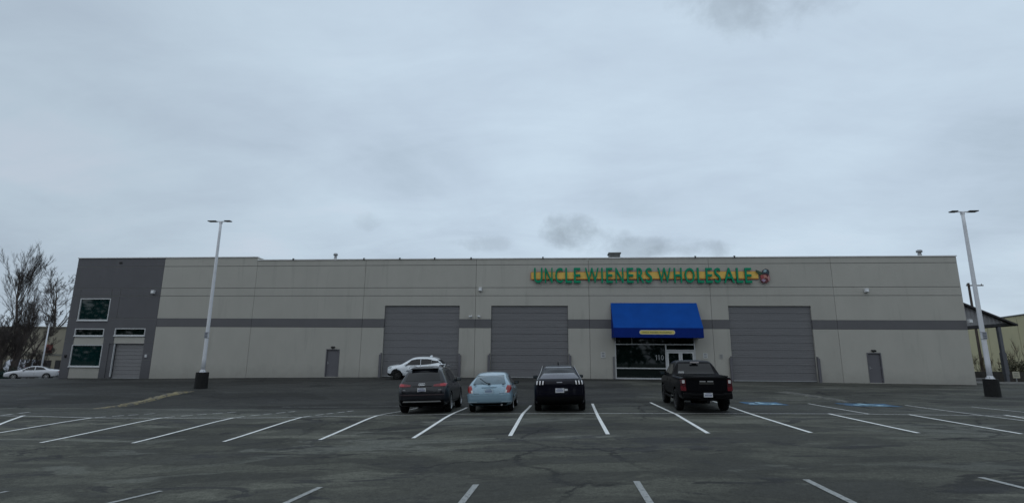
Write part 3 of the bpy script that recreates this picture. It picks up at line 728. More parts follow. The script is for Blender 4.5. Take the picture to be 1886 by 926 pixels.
# things on the roof
def vent(px, ptop, Y, r=.12):
    p = atY(px, ptop, Y); z0 = Z_ROOF-.8; bm = bmesh.new(); h = p.z-z0
    lathe(bm, [(r, 0), (r, h-.28), (r*.8, h-.27), (r*.8, h-.2), (r*1.5, h-.19), (r*1.5, h-.06), (r*1.0, h)], 14)
    o = from_bm('roof_vent', bm, M_GALV, WH, True); o.location = W_((p.x, Y, z0))
vent(618.5, 466.5, 42.5, .12); vent(1692.5, 460.2, 42.5, .14)
a = atY(1120, 466.8, 44); b = atY(1142, 466.8, 44)
bm = bmesh.new(); hh = a.z-(Z_ROOF-.8); cx = (a.x+b.x)/2; box(bm, (0, 0, hh/2-.05), (b.x-a.x-.1, .9, hh-.1), bevel=.02); box(bm, (0, 0, hh-.05), (b.x-a.x+.05, 1.05, .1), bevel=.02)
for k in range(5): box(bm, (0, -.46, hh-.22-k*.07), (b.x-a.x-.2, .04, .03))
o = from_bm('roof_unit', bm, mat('roof_unit_grey', (.16, .165, .16), .6, nscale=4, namt=.15), WH); o.location = W_((cx, 44, Z_ROOF-.8))

# notices by the entrance (lines of print are flat)
def notice(pl, pr, pt, pb, lab, faint=False):
    x0, x1, z0, z1 = wr(pl, pr, pt, pb); N_ = thing('wall_notice', lab, 'notice', ((x0+x1)/2, 39.985, (z0+z1)/2), 0, 'notices fixed to the wall by the entrance')
    w, h = x1-x0, z1-z0
    if not faint: boxo('notice_board', (0, 0, 0), (w, .02, h), mat('notice_white', (.52, .53, .53), .6, nscale=6, namt=.08), N_, .003)
    else: boxo('notice_board', (0, 0, 0), (w, .02, h), mat('notice_grey', (.34, .34, .32), .7, nscale=6, namt=.05), N_, .003)
    ink = mat('notice_ink', (.12, .12, .14), .7)
    bm = bmesh.new()
    for k in range(3): box(bm, (0, -.0125, h*.32-k*h*.28), (w*.62, .003, h*.12))
    from_bm('printed_block', bm, ink, N_)
notice(1106.5, 1115, 648, 658.5, 'small white notice on the wall left of the storefront glass')
notice(1295, 1303, 650, 659.5, 'small white notice on the wall just right of the entrance')
notice(1325, 1331.5, 652, 660, 'faint grey notice beside the rightmost overhead door', True)

# ------------------------------------------------------------ store sign (own thing)
def store_sign():
    YS = 39.86
    S = thing('store_sign', 'long wall sign with green capital letters over a yellow strip reading UNCLE WIENERS WHOLESALE', 'sign', (0, 39.9, 6.3)); o = Vector((0, 39.9, 6.3))
    z0 = atY(1200, 513, YS).z; z1 = atY(1200, 500.6, YS).z; xa = atY(978.5, 507, YS).x; xb = atY(1397, 507, YS).x
    bm = bmesh.new(); box(bm, Vector(((xa+xb)/2, 39.91, (z0+z1)/2))-o, (xb-xa, .06, z1-z0), bevel=.02); from_bm('backing_strip', bm, M_YEL, S)
    bm = bmesh.new()
    for z in (z0-.03, z1+.012): box(bm, Vector(((xa+xb)/2, 39.915, z))-o, (xb-xa, .05, .04))
    box(bm, Vector((xa-.03, 39.915, (z0+z1)/2))-o, (.045, .05, z1-z0+.06)); from_bm('strip_edge', bm, M_ORANGE, S)
    L_ = [('U', 92, 155), ('N', 170, 228), ('C', 245, 302), ('L', 318, 367), ('E', 380, 430), ('W', 460, 562), ('I', 577, 591), ('E', 613, 662), ('N', 680, 740), ('E', 762, 812), ('R', 835, 887), ('S', 898, 947),
          ('W', 985, 1083), ('H', 1103, 1162), ('O', 1180, 1254), ('L', 1270, 1319), ('E', 1332, 1382), ('S', 1395, 1442), ('A', 1462, 1541), ('L', 1553, 1602), ('E', 1615, 1666)]
    for ch, a, b in L_:
        pa = 960+a/3.929; pb = 960+b/3.929; xa_ = atY(pa, 507, YS).x; xb_ = atY(pb, 507, YS).x; zb_ = atY((pa+pb)/2, 521.3, YS).z; zt_ = atY((pa+pb)/2, 493.2, YS).z
        q = fit_text('letter', ch, xa_+.02, xb_-.02, zb_+.02, zt_-.02, 39.87, M_GREEN, S, .12, M_GREENS)
        for v in q.data.vertices: v.co = v.co - o
        # embolden by pushing outline vertices out along their normals
        me = q.data; bmx = bmesh.new(); bmx.from_mesh(me); bmx.normal_update()
        bmesh.ops.remove_doubles(bmx, verts=bmx.verts, dist=1e-5); bmx.normal_update()
        mv = []
        for v in bmx.verts:
            n = Vector((0, 0, 0))
            for f in v.link_faces:
                if abs(f.normal.y) < .5: n += Vector((f.normal.x, 0, f.normal.z))
            if n.length > 1e-4: mv.append((v, n.normalized()*.015))
        for v, d in mv: v.co += d
        bmx.to_mesh(me); bmx.free()
    # generic round badge in the emblem's colours
    c = atY(1408, 507.5, YS)
    E_ = bpy.data.objects.new('emblem', None); COL.objects.link(E_); E_.parent = S; E_.location = Vector((c.x, 39.86, c.z))-o; E_['label'] = 'small multi-coloured round emblem plate'
    def blob(nm, pts, y, d, m):
        bm = bmesh.new(); f1 = [bm.verts.new((x, -y-d, z)) for x, z in pts]; f2 = [bm.verts.new((x, -y, z)) for x, z in pts]; n = len(pts)
        bm.faces.new(f1); bm.faces.new(f2[::-1])
        for k in range(n): bm.faces.new((f1[k], f2[k], f2[(k+1) % n], f1[(k+1) % n]))
        bmesh.ops.recalc_face_normals(bm, faces=bm.faces); from_bm(nm, bm, m, E_)
    def ell(cx, cz, rx, rz, n=20, wob=0, ph=0): return [(cx+rx*(1+wob*sin(3*t+ph))*cos(t), cz+rz*(1+wob*cos(4*t+ph))*sin(t)) for t in [2*pi*k/n for k in range(n)]]
    blob('emblem_plate', [(-.34, .02), (-.22, .22), (-.1, .42), (.1, .52), (.30, .44), (.36, .25), (.30, .05), (.37, -.12), (.36, -.34), (.22, -.44), (.1, -.56), (-.1, -.52), (-.2, -.58), (-.33, -.36), (-.30, -.18)], 0, .05, mat('emblem_maroon', (.13, .022, .028), .5))
    blob('emblem_patch', [(-.24, .16), (-.1, .40), (.08, .50), (.28, .42), (.34, .22), (.24, .02), (.18, .16), (.02, .12)], .05, .03, mat('emblem_blue', (.025, .045, .06), .5))
    blob('emblem_patch', [(-.10, .27), (-.04, .40), (.10, .44), (.16, .34), (.08, .25)], .08, .01, mat('emblem_pale_blue', (.28, .42, .46), .5))
    blob('emblem_patch', [(-.10, .06), (.06, .04), (.15, -.08), (.20, -.24), (.05, -.16), (-.06, -.22), (-.12, -.06)], .05, .03, mat('emblem_pink', (.46, .19, .15), .5))
    blob('emblem_patch', ell(-.20, -.12, .12, .18, 14, .1), .055, .03, mat('emblem_red', (.33, .06, .06), .5))
    blob('emblem_patch', ell(-.12, -.36, .14, .10, 14, .2), .055, .035, mat('emblem_mauve', (.35, .25, .36), .5))
    blob('emblem_patch', [(-.62, .44), (-.3, .30), (-.12, .14), (-.2, .02), (-.42, .10), (-.62, .28)], .05, .03, mat('emblem_green', (.03, .07, .03), .5))
    blob('emblem_patch', ell(.26, -.22, .08, .2, 12, .1), .06, .03, mat('emblem_rose', (.42, .22, .22), .5))
store_sign()

# ------------------------------------------------------------ lamp posts
def lamp_post(basepx, basepy, basew, topbasepy, toppx, toppy, headl, headr, heady, noticepy, lab):
    p = gp(basepx, basepy); Y = p.y; sc = (p-atY(basepx+10, basepy, Y)).length/10.0
    T = thing('lamp_post', lab, 'lamp post', p, 0, 'twin head lamp posts in the car park')
    hb = atY(basepx, topbasepy, Y).z-p.z; r = basew*sc/2*.98
    bm = bmesh.new(); lathe(bm, [(r*.99, -.3), (r*1.0, 0), (r*.98, hb*.5), (r*.97, hb-.03), (r*.93, hb)], 24); from_bm('concrete_base', bm, M_DKCONC, T, False)
    top = atY(toppx, toppy, Y); H_ = top.z-p.z
    bm = bmesh.new(); lathe(bm, [(.19, 0), (.19, .03), (.14, .05), (.13, .14), (.10, .17)], 16); o = from_bm('base_plate', bm, M_WHITEPOLE, T); o.location = (0, 0, hb)
    bm = bmesh.new(); n = 12
    lathe(bm, [(.118-.042*k/n, hb+.03+(H_-hb-.03)*k/n) for k in range(n+1)], 16); from_bm('pole', bm, M_WHITEPOLE, T, True)
    bm = bmesh.new()
    for k in range(4): a = pi/4+k*pi/2; lathe(bm, [(.016, 0), (.016, .07)], 6, Matrix.Translation((.165*cos(a), .165*sin(a), hb+.02)))
    from_bm('anchor_bolt', bm, M_GALV, T)
    hl = atY(headl, heady, Y).x-p.x; hr = atY(headr, heady, Y).x-p.x; zz = atY(toppx, heady, Y).z-p.z; tx = top.x-p.x
    for a, b in ((hl, -.28), (.28, hr)):
        bm = bmesh.new(); c = (a+b)/2
        box(bm, (c, 0, zz), (abs(b-a), .30, .055), bevel=.02)
        box(bm, (c, 0, zz-.03), (abs(b-a)*.8, .22, .02), mi=1)
        from_bm('lamp_head', bm, [mat('lamp_housing', (.05, .05, .052), .5), mat('lamp_lens', (.10, .10, .11), .3)], T)
    bm = bmesh.new(); box(bm, (0, 0, zz-.02), (.62, .05, .05)); box(bm, (0, 0, zz-.10), (.15, .15, .16), bevel=.02); from_bm('arm', bm, M_WHITEPOLE, T)
    nz = atY(basepx, noticepy, Y).z-p.z
    bm = bmesh.new(); box(bm, (0, -.112, nz), (.22, .012, .38), bevel=.004); from_bm('parking_notice', bm, mat('post_notice', (.33, .34, .36), .5, nscale=20, namt=.15), T)
    bm = bmesh.new()
    for k in range(4): box(bm, (0, -.120, nz+.14-k*.085), (.16, .003, .035))
    from_bm('notice_print', bm, mat('notice_ink2', (.07, .08, .12), .6), T)
    bm = bmesh.new()
    for z in (nz+.17, nz-.17): lathe(bm, [(.122, -.012), (.122, .012)], 14, Matrix.Translation((0, 0, z)))
    from_bm('strap', bm, M_GALV, T)
lamp_post(369.5, 715, 22, 685, 404, 409, 384.5, 425.5, 407.5, 617, 'white twin head lamp post on a black base beside the worn yellow kerb')
lamp_post(1829.5, 730, 26.5, 697.5, 1774.5, 391, 1750, 1799.5, 389.5, 618, 'white twin head lamp post on a black base in front of the cream building')

# ------------------------------------------------------------ vehicles
def paint(name, col, metal=.5, rough=.35, coat=1.0):
    m = mat(name, col, rough, metal, nscale=1.5, namt=.05, coat=coat, spec=.3 if coat > .5 else .1); return m
M_CGLASS = mat('car_glass', (.004, .005, .006), .05, spec=.5, nscale=2, namt=.3)
M_CGLASSL = mat('car_glass_pale', (.035, .05, .058), .06, spec=.9, nscale=2, namt=.3)
M_TRIM = mat('black_trim', (.004, .004, .0045), .65, spec=.10, nscale=8, namt=.15)
M_TYRE = mat('tyre', (.009, .009, .009), .9, spec=.3, nscale=10, namt=.2, bump=.3)
M_RIM = mat('alloy_rim', (.42, .43, .44), .35, metal=.8, nscale=4, namt=.1)
M_RIMD = mat('dark_rim', (.035, .035, .037), .45, metal=.4, nscale=4, namt=.1)
M_LAMP = mat('red_lamp', (.30, .014, .012), .3, coat=.25, nscale=9, namt=.25)
M_LAMPD = mat('dark_red_lamp', (.055, .004, .008), .25, coat=.4, nscale=9, namt=.25)
M_LAMPW = mat('clear_lamp', (.62, .60, .60), .2, coat=1)
M_CHROME = mat('chrome', (.62, .63, .65), .18, metal=1)
M_SILVER = mat('silver_trim', (.48, .48, .48), .35, metal=.6)
M_PLATE = mat('licence_plate', (.60, .61, .63), .45, nscale=12, namt=.08)
M_PLINK = mat('plate_ink', (.05, .07, .22), .6)
M_UNDER = mat('underbody', (.005, .005, .005), .95, spec=.1)

COLS = (-1, -.82, -.42, 0, .42, .82, 1)
def shell(stations, bow_r=.08, bow_f=.16, crown=.035, sub=2, corner_r=.05):
    """Body shell. Each station is a list of 8 (x, halfwidth, z) from the floor up to the roof edge (left side mirrored)."""
    bm = bmesh.new(); V = {}; S = len(stations); R = 8; C = len(COLS)
    for s, st in enumerate(stations):
        for i, (x, w, z) in enumerate(st):
            for j, f in enumerate(COLS):
                end = s in (0, S-1)
                if not end and 0 < i < R-1 and 0 < j < C-1: continue
                X = x; Z = z; k = 1-f*f
                if s == 0: X -= bow_r*k
                if s == S-1: X += bow_f*k
                if i == R-1: Z += crown*k
                V[s, i, j] = bm.verts.new((X, w*f, Z))
    def Q(a, b, c, d):
        bm.faces.new((V[a], V[b], V[c], V[d]))
    for s in range(S-1):
        for i in range(R-1):
            Q((s, i, 0), (s+1, i, 0), (s+1, i+1, 0), (s, i+1, 0)); Q((s, i, C-1), (s, i+1, C-1), (s+1, i+1, C-1), (s+1, i, C-1))
        for j in range(C-1):
            Q((s, R-1, j), (s+1, R-1, j), (s+1, R-1, j+1), (s, R-1, j+1)); Q((s, 0, j), (s, 0, j+1), (s+1, 0, j+1), (s+1, 0, j))
    for s in (0, S-1):
        for i in range(R-1):
            for j in range(C-1): Q((s, i, j), (s, i, j+1), (s, i+1, j+1), (s, i+1, j))
    bmesh.ops.recalc_face_normals(bm, faces=bm.faces)
    me = bpy.data.meshes.new('b'); bm.to_mesh(me); bm.free()
    ob = bpy.data.objects.new('b', me); COL.objects.link(ob); md = ob.modifiers.new('s', 'SUBSURF'); md.levels = sub; md.render_levels = sub
    dg = bpy.context.evaluated_depsgraph_get(); out = bpy.data.meshes.new_from_object(ob.evaluated_get(dg)); bpy.data.objects.remove(ob)
    return out
def bvh_of(me): return BVHTree.FromPolygons([v.co.copy() for v in me.vertices], [tuple(p.vertices) for p in me.polygons])
def patch(nm, bvh, poly, view, m, parent, off=.006, cell=.07, depth=.02, mirror=False, far=4):
    """Skin piece lying on the shell. poly in (a, b): rear/front view = (y, z); side view = (x, z); top = (x, y)."""
    D = {'rear': Vector((1, 0, 0)), 'front': Vector((-1, 0, 0)), 'left': Vector((0, -1, 0)), 'right': Vector((0, 1, 0)), 'top': Vector((0, 0, -1))}[view]
    def P3(a, b):
        if view in ('rear', 'front'): return Vector((-D.x*far, a, b))
        if view in ('left', 'right'): return Vector((a, -D.y*far, b))
        return Vector((a, b, far))
    bm = bmesh.new(); vs = [bm.verts.new((a, b, 0)) for a, b in poly]; bm.faces.new(vs)
    amin, amax = min(a for a, b in poly), max(a for a, b in poly); bmin, bmax = min(b for a, b in poly), max(b for a, b in poly)
    for lo, hi, n in ((amin, amax, Vector((1, 0, 0))), (bmin, bmax, Vector((0, 1, 0)))):
        k = int((hi-lo)/cell)
        for i in range(1, k+1):
            c = lo+(hi-lo)*i/(k+1); bmesh.ops.bisect_plane(bm, geom=list(bm.verts)+list(bm.edges)+list(bm.faces), plane_co=n*c, plane_no=n)
    ok = []
    for v in bm.verts:
        o = P3(v.co.x, v.co.y); h = bvh.ray_cast(o, D)
        if h[0] is None:
            h = bvh.find_nearest(o + D*(far-.9)); q = h[0]
        else: q = h[0]
        nn = h[1]; nn = nn if nn.dot(D) < 0 else -nn
        ok.append((v, q + nn*off))
    for v, c in ok: v.co = c
    bmesh.ops.triangulate(bm, faces=bm.faces)
    be = [e for e in bm.edges if e.is_boundary]; r = bmesh.ops.extrude_edge_only(bm, edges=be)
    for v in [x for x in r['geom'] if isinstance(x, bmesh.types.BMVert)]: v.co += D*depth
    bm.normal_update()
    fs = [f for f in bm.faces]
    if sum(f.normal.dot(D)*f.calc_area() for f in fs) > 0: bmesh.ops.reverse_faces(bm, faces=fs)
    o = from_bm(nm, bm, m, parent, True); o.data.set_sharp_from_angle(angle=RD(50))
    return o
def rect(a0, a1, b0, b1): return [(a0, b0), (a1, b0), (a1, b1), (a0, b1)]
def rrect(a0, a1, b0, b1, r, n=4):
    out = []
    for cx, cy, st in ((a1-r, b1-r, 0), (a0+r, b1-r, 90), (a0+r, b0+r, 180), (a1-r, b0+r, 270)):
        for k in range(n+1):
            t = RD(st+90*k/n); out.append((cx+r*cos(t), cy+r*sin(t)))
    return out
def mir(poly): return [(-a, b) for a, b in poly][::-1]

def wheel(parent, x, y, r, w, rimm, spokes=5, rimr=.68):
    s = 1 if y > 0 else -1
    E_ = bpy.data.objects.new('wheel', None); COL.objects.link(E_); E_.parent = parent; E_.location = (x, y, r)
    mtx = Matrix.Rotation(-s*pi/2, 4, 'X')     # lathe axis z -> +-y outward
    bm = bmesh.new(); h = w/2; rr = r*rimr
    lathe(bm, [(rr*.9, -h), (r*.93, -h), (r*.985, -h*.8), (r, -h*.5), (r, h*.5), (r*.985, h*.8), (r*.93, h), (rr*1.02, h*.98), (rr, h*.8), (rr*.96, h*.3)], 32, mtx, cap=True)
    from_bm('tyre', bm, M_TYRE, E_, True)
    bm = bmesh.new(); lathe(bm, [(rr*.99, h*.93), (rr*1.01, h*.99), (rr*.97, h*1.0), (rr*.93, h*.85), (rr*.90, h*.4)], 32, mtx, cap=False)
    for k in range(spokes):
        a = 2*pi*k/spokes
        for da in (-.16, .16):
            vs = box(bm, (rr*.52, 0, 0), (rr*.85, rr*.11, .03)); mt = mtx @ Matrix.Translation((0, 0, h*.72)) @ Matrix.Rotation(a+da, 4, 'Z')
            bmesh.ops.transform(bm, matrix=mt, verts=vs)
    lathe(bm, [(rr*.20, h*.6), (rr*.20, h*.86), (rr*.12, h*.9)], 14, mtx)
    from_bm('rim', bm, rimm, E_)
    bm = bmesh.new(); lathe(bm, [(rr*.6, h*.30), (rr*.6, h*.36)], 20, mtx); from_bm('brake_disc', bm, mat('brake_disc', (.10, .09, .085), .5, metal=.6), E_)
    return E_
def cut_arches(me, axles, r, half, depth=.34):
    bm = bmesh.new()
    for x, zc in axles:
        for s in (-1, 1):
            lathe(bm, [(r, -depth), (r, depth)], 28, Matrix.Translation((x, s*half, zc)) @ Matrix.Rotation(pi/2, 4, 'X'))
    bmesh.ops.recalc_face_normals(bm, faces=bm.faces); cm = bpy.data.meshes.new('c'); bm.to_mesh(cm); bm.free(); co = bpy.data.objects.new('c', cm); COL.objects.link(co)
    ob = bpy.data.objects.new('b', me); COL.objects.link(ob); md = ob.modifiers.new('b', 'BOOLEAN'); md.operation = 'DIFFERENCE'; md.object = co; md.solver = 'EXACT'
    lim = max(abs(v.co.y) for v in me.vertices)+.01; n0 = len(me.vertices)
    for solver, self_ in (('EXACT', False), ('EXACT', True), ('FAST', False)):
        md.solver = solver; md.use_self = self_ if solver == 'EXACT' else False
        bpy.context.view_layer.update()
        dg = bpy.context.evaluated_depsgraph_get(); out = bpy.data.meshes.new_from_object(ob.evaluated_get(dg))
        if len(out.vertices) > 200 and max(abs(v.co.y) for v in out.vertices) <= lim and len(out.vertices) != n0: break
    bpy.data.objects.remove(ob); bpy.data.objects.remove(co); return out
def plate(parent, x, y, z, tilt=0, m=None, w=.31, h=.155, rows=True):
    bm = bmesh.new(); box(bm, (0, 0, 0), (.008, w, h), bevel=.002); o = from_bm('licence_plate', bm, m or M_PLATE, parent); o.location = (x, y, z); o.rotation_euler = (0, tilt, 0)
    bm = bmesh.new()
    for k in range(6): box(bm, (-.0055, (k-2.5)*w*.135, -.008), (.002, w*.07, h*.40))
    box(bm, (-.0055, 0, h*.36), (.002, w*.55, h*.10)); from_bm('plate_lettering', bm, M_PLINK, o)
    return o
def mirror_part(parent, x, y, z, m, s=1.0):
    sg = 1 if y > 0 else -1
    bm = bmesh.new(); box(bm, (0, sg*.12*s, .03), (.13*s, .23*s, .15*s), bevel=.045*s)
    o = from_bm('wing_mirror', bm, m, parent, True); o.location = (x, y, z)
    bm = bmesh.new(); box(bm, (0, sg*.0, -.03), (.06, .12, .04)); from_bm('mirror_arm', bm, M_TRIM, o)
    bm = bmesh.new(); box(bm, (-.068*s, sg*.12*s, .03), (.006, .17*s, .10*s), bevel=.002); from_bm('mirror_glass', bm, M_CGLASSL, o)
def st(x, zb, wb, wm, zm, wsd, zs, wr, zr, wmid=None, zmid=None, xo=None):
    "station: floor half width wb at zb, widest wm at zm, shoulder wsd at zs, roof edge wr at zr"
    zmid = zmid if zmid is not None else zs+(zr-zs)*.52; wmid = wmid if wmid is not None else wsd+(wr-wsd)*.46
    L_ = [(wb, zb), (wm*.975, zb+.05), (wm, zm), (wm*.995, zm+(zs-zm)*.62), (wsd, zs), (wmid, zmid), (wr+.015, zr-.05), (wr-.09, zr)]
    xo = xo or [0]*8
    return [(x+xo[i], w, z) for i, (w, z) in enumerate(L_)]

def finish_vehicle(T, me, pm, ax, r, tw, half, rimm, arch, spokes=5, tyre_y=None, clad=None):
    body_uncut = me
    me2 = cut_arches(me.copy(), [(x, r) for x in ax], arch, half)
    o = link('body', me2, pm, T, True)
    for p in o.data.polygons: p.material_index = 0
    o.data.set_sharp_from_angle(angle=RD(42))
    ty = tyre_y or half-.13
    bm = bmesh.new(); box(bm, ((ax[0]+ax[1])/2, 0, r+.06), (ax[1]-ax[0]+.7, 2*(ty-.22), .16)); box(bm, (ax[0]+.1, .1, r*.92), (.35, .5, .2), bevel=.05)
    for x in ax: tube(bm, [(x, -ty, r), (x, ty, r)], .05, 8)
    for x in ax:
        for s in (-1, 1):      # wheel-house liners
            n = 14; prev = None
            for k in range(n+1):
                a = pi*k/n; vv = [bm.verts.new((x+(arch+.012)*cos(a), s*(half-.30+dy), r+(arch+.012)*sin(a))) for dy in (-.02, .235)]
                if prev: bm.faces.new((prev[0], prev[1], vv[1], vv[0]))
                prev = vv
    from_bm('underbody', bm, M_UNDER, T)
    for x in ax:
        for s in (-1, 1): wheel(T, x, s*ty, r, tw, rimm, spokes)
    if clad:
        for x in ax:
            for s in (-1, 1):
                bm = bmesh.new(); n = 18; prev = None
                for k in range(n+1):
                    a = -.25+(pi+.5)*k/n; ring = []
                    for rr, dy in ((arch-.01, -.05), (arch-.012, .016), (arch+.05, .012), (arch+.06, -.05)):
                        yy = None; X = x+rr*cos(a); Z = r+rr*sin(a)
                        ring.append(bm.verts.new((X, s*(half-.03+dy-.0*abs(cos(a))), Z)))
                    if prev:
                        for u in range(3): bm.faces.new((prev[u], prev[u+1], ring[u+1], ring[u]))
                    prev = ring
                bmesh.ops.recalc_face_normals(bm, faces=bm.faces); from_bm('arch_trim', bm, clad, T)
    return o
def side_set(b, T, wins, pm, seams=(), handles=(), sill=None, sides=('left', 'right')):
    for sd in sides:
        for nm, poly in wins: patch(nm, b, poly, sd, M_CGLASS, T, .005, .16)
        for poly in seams: patch('door_gap', b, poly, sd, M_TRIM, T, .0015, .18, .004)
        for (x, z) in handles: patch('door_handle', b, rrect(x-.10, x+.10, z-.016, z+.016, .014, 2), sd, pm, T, .024, .1, .03)
        if sill: patch('sill_trim', b, sill, sd, M_TRIM, T, .006, .2)
def vpatch(pts, w=.012):
    "thin seam polygon following a poly line"
    L_ = []; R_ = []
    for i, p in enumerate(pts):
        a = Vector(pts[max(i-1, 0)]); c = Vector(pts[min(i+1, len(pts)-1)]); t = (c-a).normalized(); q = Vector((-t.y, t.x))*w/2; L_.append(tuple(Vector(p)+q)); R_.append(tuple(Vector(p)-q))
    return L_+R_[::-1]

# --- dark grey SUV (length 4.66, width 1.89, height 1.66)
def suv_grey():
    pm = paint('dark_grey_paint', (.008, .009, .013), .1, .32, .6)
    T = thing('parked_car', 'dark grey SUV with slanted red tail lamps and a silver lower bumper strip', 'car')
    S_ = [st(-2.27, .34, .62, .82, .60, .80, 1.06, .60, 1.57, .71, 1.34, [.10, .0, -.03, -.02, .08, .30, .48, .56]),
          st(-2.08, .24, .72, .93, .60, .89, 1.08, .61, 1.60, .74, 1.35, [0, 0, 0, 0, .06, .24, .42, .50]),
          st(-1.75, .22, .74, .945, .62, .905, 1.10, .62, 1.635, .75, 1.37, [0, 0, 0, 0, .03, .12, .28, .34]),
          st(-1.30, .22, .74, .945, .62, .90, 1.09, .64, 1.655), st(-.6, .22, .74, .94, .6, .885, 1.07, .66, 1.665), st(.1, .22, .74, .94, .6, .885, 1.05, .66, 1.65),
          st(.55, .22, .74, .94, .6, .885, 1.04, .64, 1.58, xo=[0, 0, 0, 0, 0, 0, -.05, -.1]), st(1.05, .22, .74, .94, .6, .88, 1.03, .69, 1.20, .80, 1.10, [0, 0, 0, 0, 0, 0, .05, .1]),
          st(1.35, .22, .74, .94, .6, .87, 1.01, .72, 1.08, .81, 1.04), st(1.95, .22, .72, .92, .58, .83, .93, .64, 1.0, .77, .96), st(2.22, .26, .60, .80, .55, .74, .82, .50, .88, .66, .85)]
    me = shell(S_, .09, .16); b = bvh_of(me)
    finish_vehicle(T, me, pm, (-1.38, 1.42), .36, .24, .945, M_RIM, .415, 10, .82, M_TRIM)
    # tail
    patch('rear_window', b, [(-.64, 1.155), (.64, 1.155), (.55, 1.49), (-.55, 1.49)], 'rear', M_CGLASS, T, .006)
    q_ = [(.42, .955), (.84, .945), (.88, 1.045), (.79, 1.075), (.42, 1.015)]
    for q in (q_, mir(q_)): patch('tail_lamp', b, q, 'rear', mat('suv_lamp', (.17, .010, .018), .3, coat=.25), T, .014)
    q_ = [(.66, .965), (.83, .965), (.86, 1.035), (.78, 1.055), (.66, 1.03)]
    for q in (q_, mir(q_)): patch('lamp_core', b, q, 'rear', mat('suv_lamp_core', (.38, .02, .03), .3, coat=.25), T, .019)
    patch('tailgate_strip', b, rect(-.36, .36, .955, .972), 'rear', M_TRIM, T, .006)
    patch('lower_valance', b, [(-.76, .30), (.76, .30), (.80, .50), (-.80, .50)], 'rear', M_TRIM, T, .012)
    patch('bumper_strip', b, [(-.70, .425), (.70, .425), (.66, .465), (-.66, .465)], 'rear', M_SILVER, T, .030)
    patch('bumper_reflector', b, rect(-.80, .80, .655, .685), 'rear', mat('bumper_line', (.05, .032, .036), .3), T, .010)
    patch('tailgate_gap', b, vpatch([(-.72, 1.12), (-.72, .72), (.72, .72), (.72, 1.12)]), 'rear', M_TRIM, T, .002, .1, .004)
    plate(T, -2.372, 0, .835, RD(-6)); patch('plate_recess', b, [(-.27, .74), (.27, .74), (.33, .93), (-.33, .93)], 'rear', pm, T, -.001)
    bm = bmesh.new()
    for k in range(4):
        bmesh.ops.create_circle(bm, segments=14, radius=.040, matrix=Matrix.Translation((0, (k-1.5)*.054, 0)) @ Matrix.Rotation(pi/2, 4, 'Y'))
    e = [x for x in bm.edges]; r_ = bmesh.ops.extrude_edge_only(bm, edges=e)
    for v in [x for x in r_['geom'] if isinstance(x, bmesh.types.BMVert)]:
        k = round(v.co.y/.054+1.5); c = Vector((0, (k-1.5)*.054, 0)); v.co = c+(v.co-c)*.70
    o = from_bm('ring_emblem', bm, M_CHROME, T); o.location = (-2.345, 0, 1.035); o.rotation_euler = (0, RD(14), 0)
    patch('badge', b, rect(.60, .70, .83, .85), 'rear', mat('dull_badge', (.30, .30, .31), .4), T, .006); patch('badge', b, rect(-.70, -.60, .83, .85), 'rear', mat('dull_badge', (.30, .30, .31), .4), T, .006)
    bm = bmesh.new(); box(bm, (-1.76, 0, 1.600), (.26, 1.02, .03), Matrix.Rotation(RD(-4), 3, 'Y'), bevel=.012); from_bm('roof_spoiler', bm, pm, T)
    bm = bmesh.new(); box(bm, (-2.06, .0, 1.18), (.04, .10, .05), bevel=.01); tube(bm, [(-2.065, 0, 1.18), (-2.03, -.42, 1.235)], .012, 6); from_bm('rear_wiper', bm, M_TRIM, T)
    for s in (-1, 1):
        bm = bmesh.new(); tube(bm, [(-1.45, s*.66, 1.63), (-1.35, s*.67, 1.685), (-.2, s*.69, 1.70), (.25, s*.66, 1.655)], .018, 8); from_bm('roof_rail', bm, M_SILVER, T)
    wins = [('side_window', [(-1.62, 1.20), (-1.25, 1.14), (-1.25, 1.50), (-1.45, 1.46)]), ('side_window', [(-1.19, 1.135), (-.42, 1.12), (-.42, 1.53), (-1.19, 1.52)]), ('side_window', [(-.36, 1.12), (.72, 1.10), (.30, 1.50), (-.36, 1.535)])]
    side_set(b, T, wins, pm, [vpatch([(-.39, 1.10), (-.39, .45)]), vpatch([(-1.2, 1.12), (-1.18, .95), (-1.0, .45)]), vpatch([(.75, 1.06), (.70, .45)])], ((-1.0, .98), (-.15, .97)), [(-.95, .27), (.95, .27), (.95, .40), (-.95, .40)])
    patch('windscreen', b, [(-.70, 1.14), (.70, 1.14), (.56, 1.50), (-.56, 1.50)], 'front', M_CGLASS, T, .006)
    for s in (-1, 1): mirror_part(T, .66, s*.84, 1.12, pm, .9)
    return T
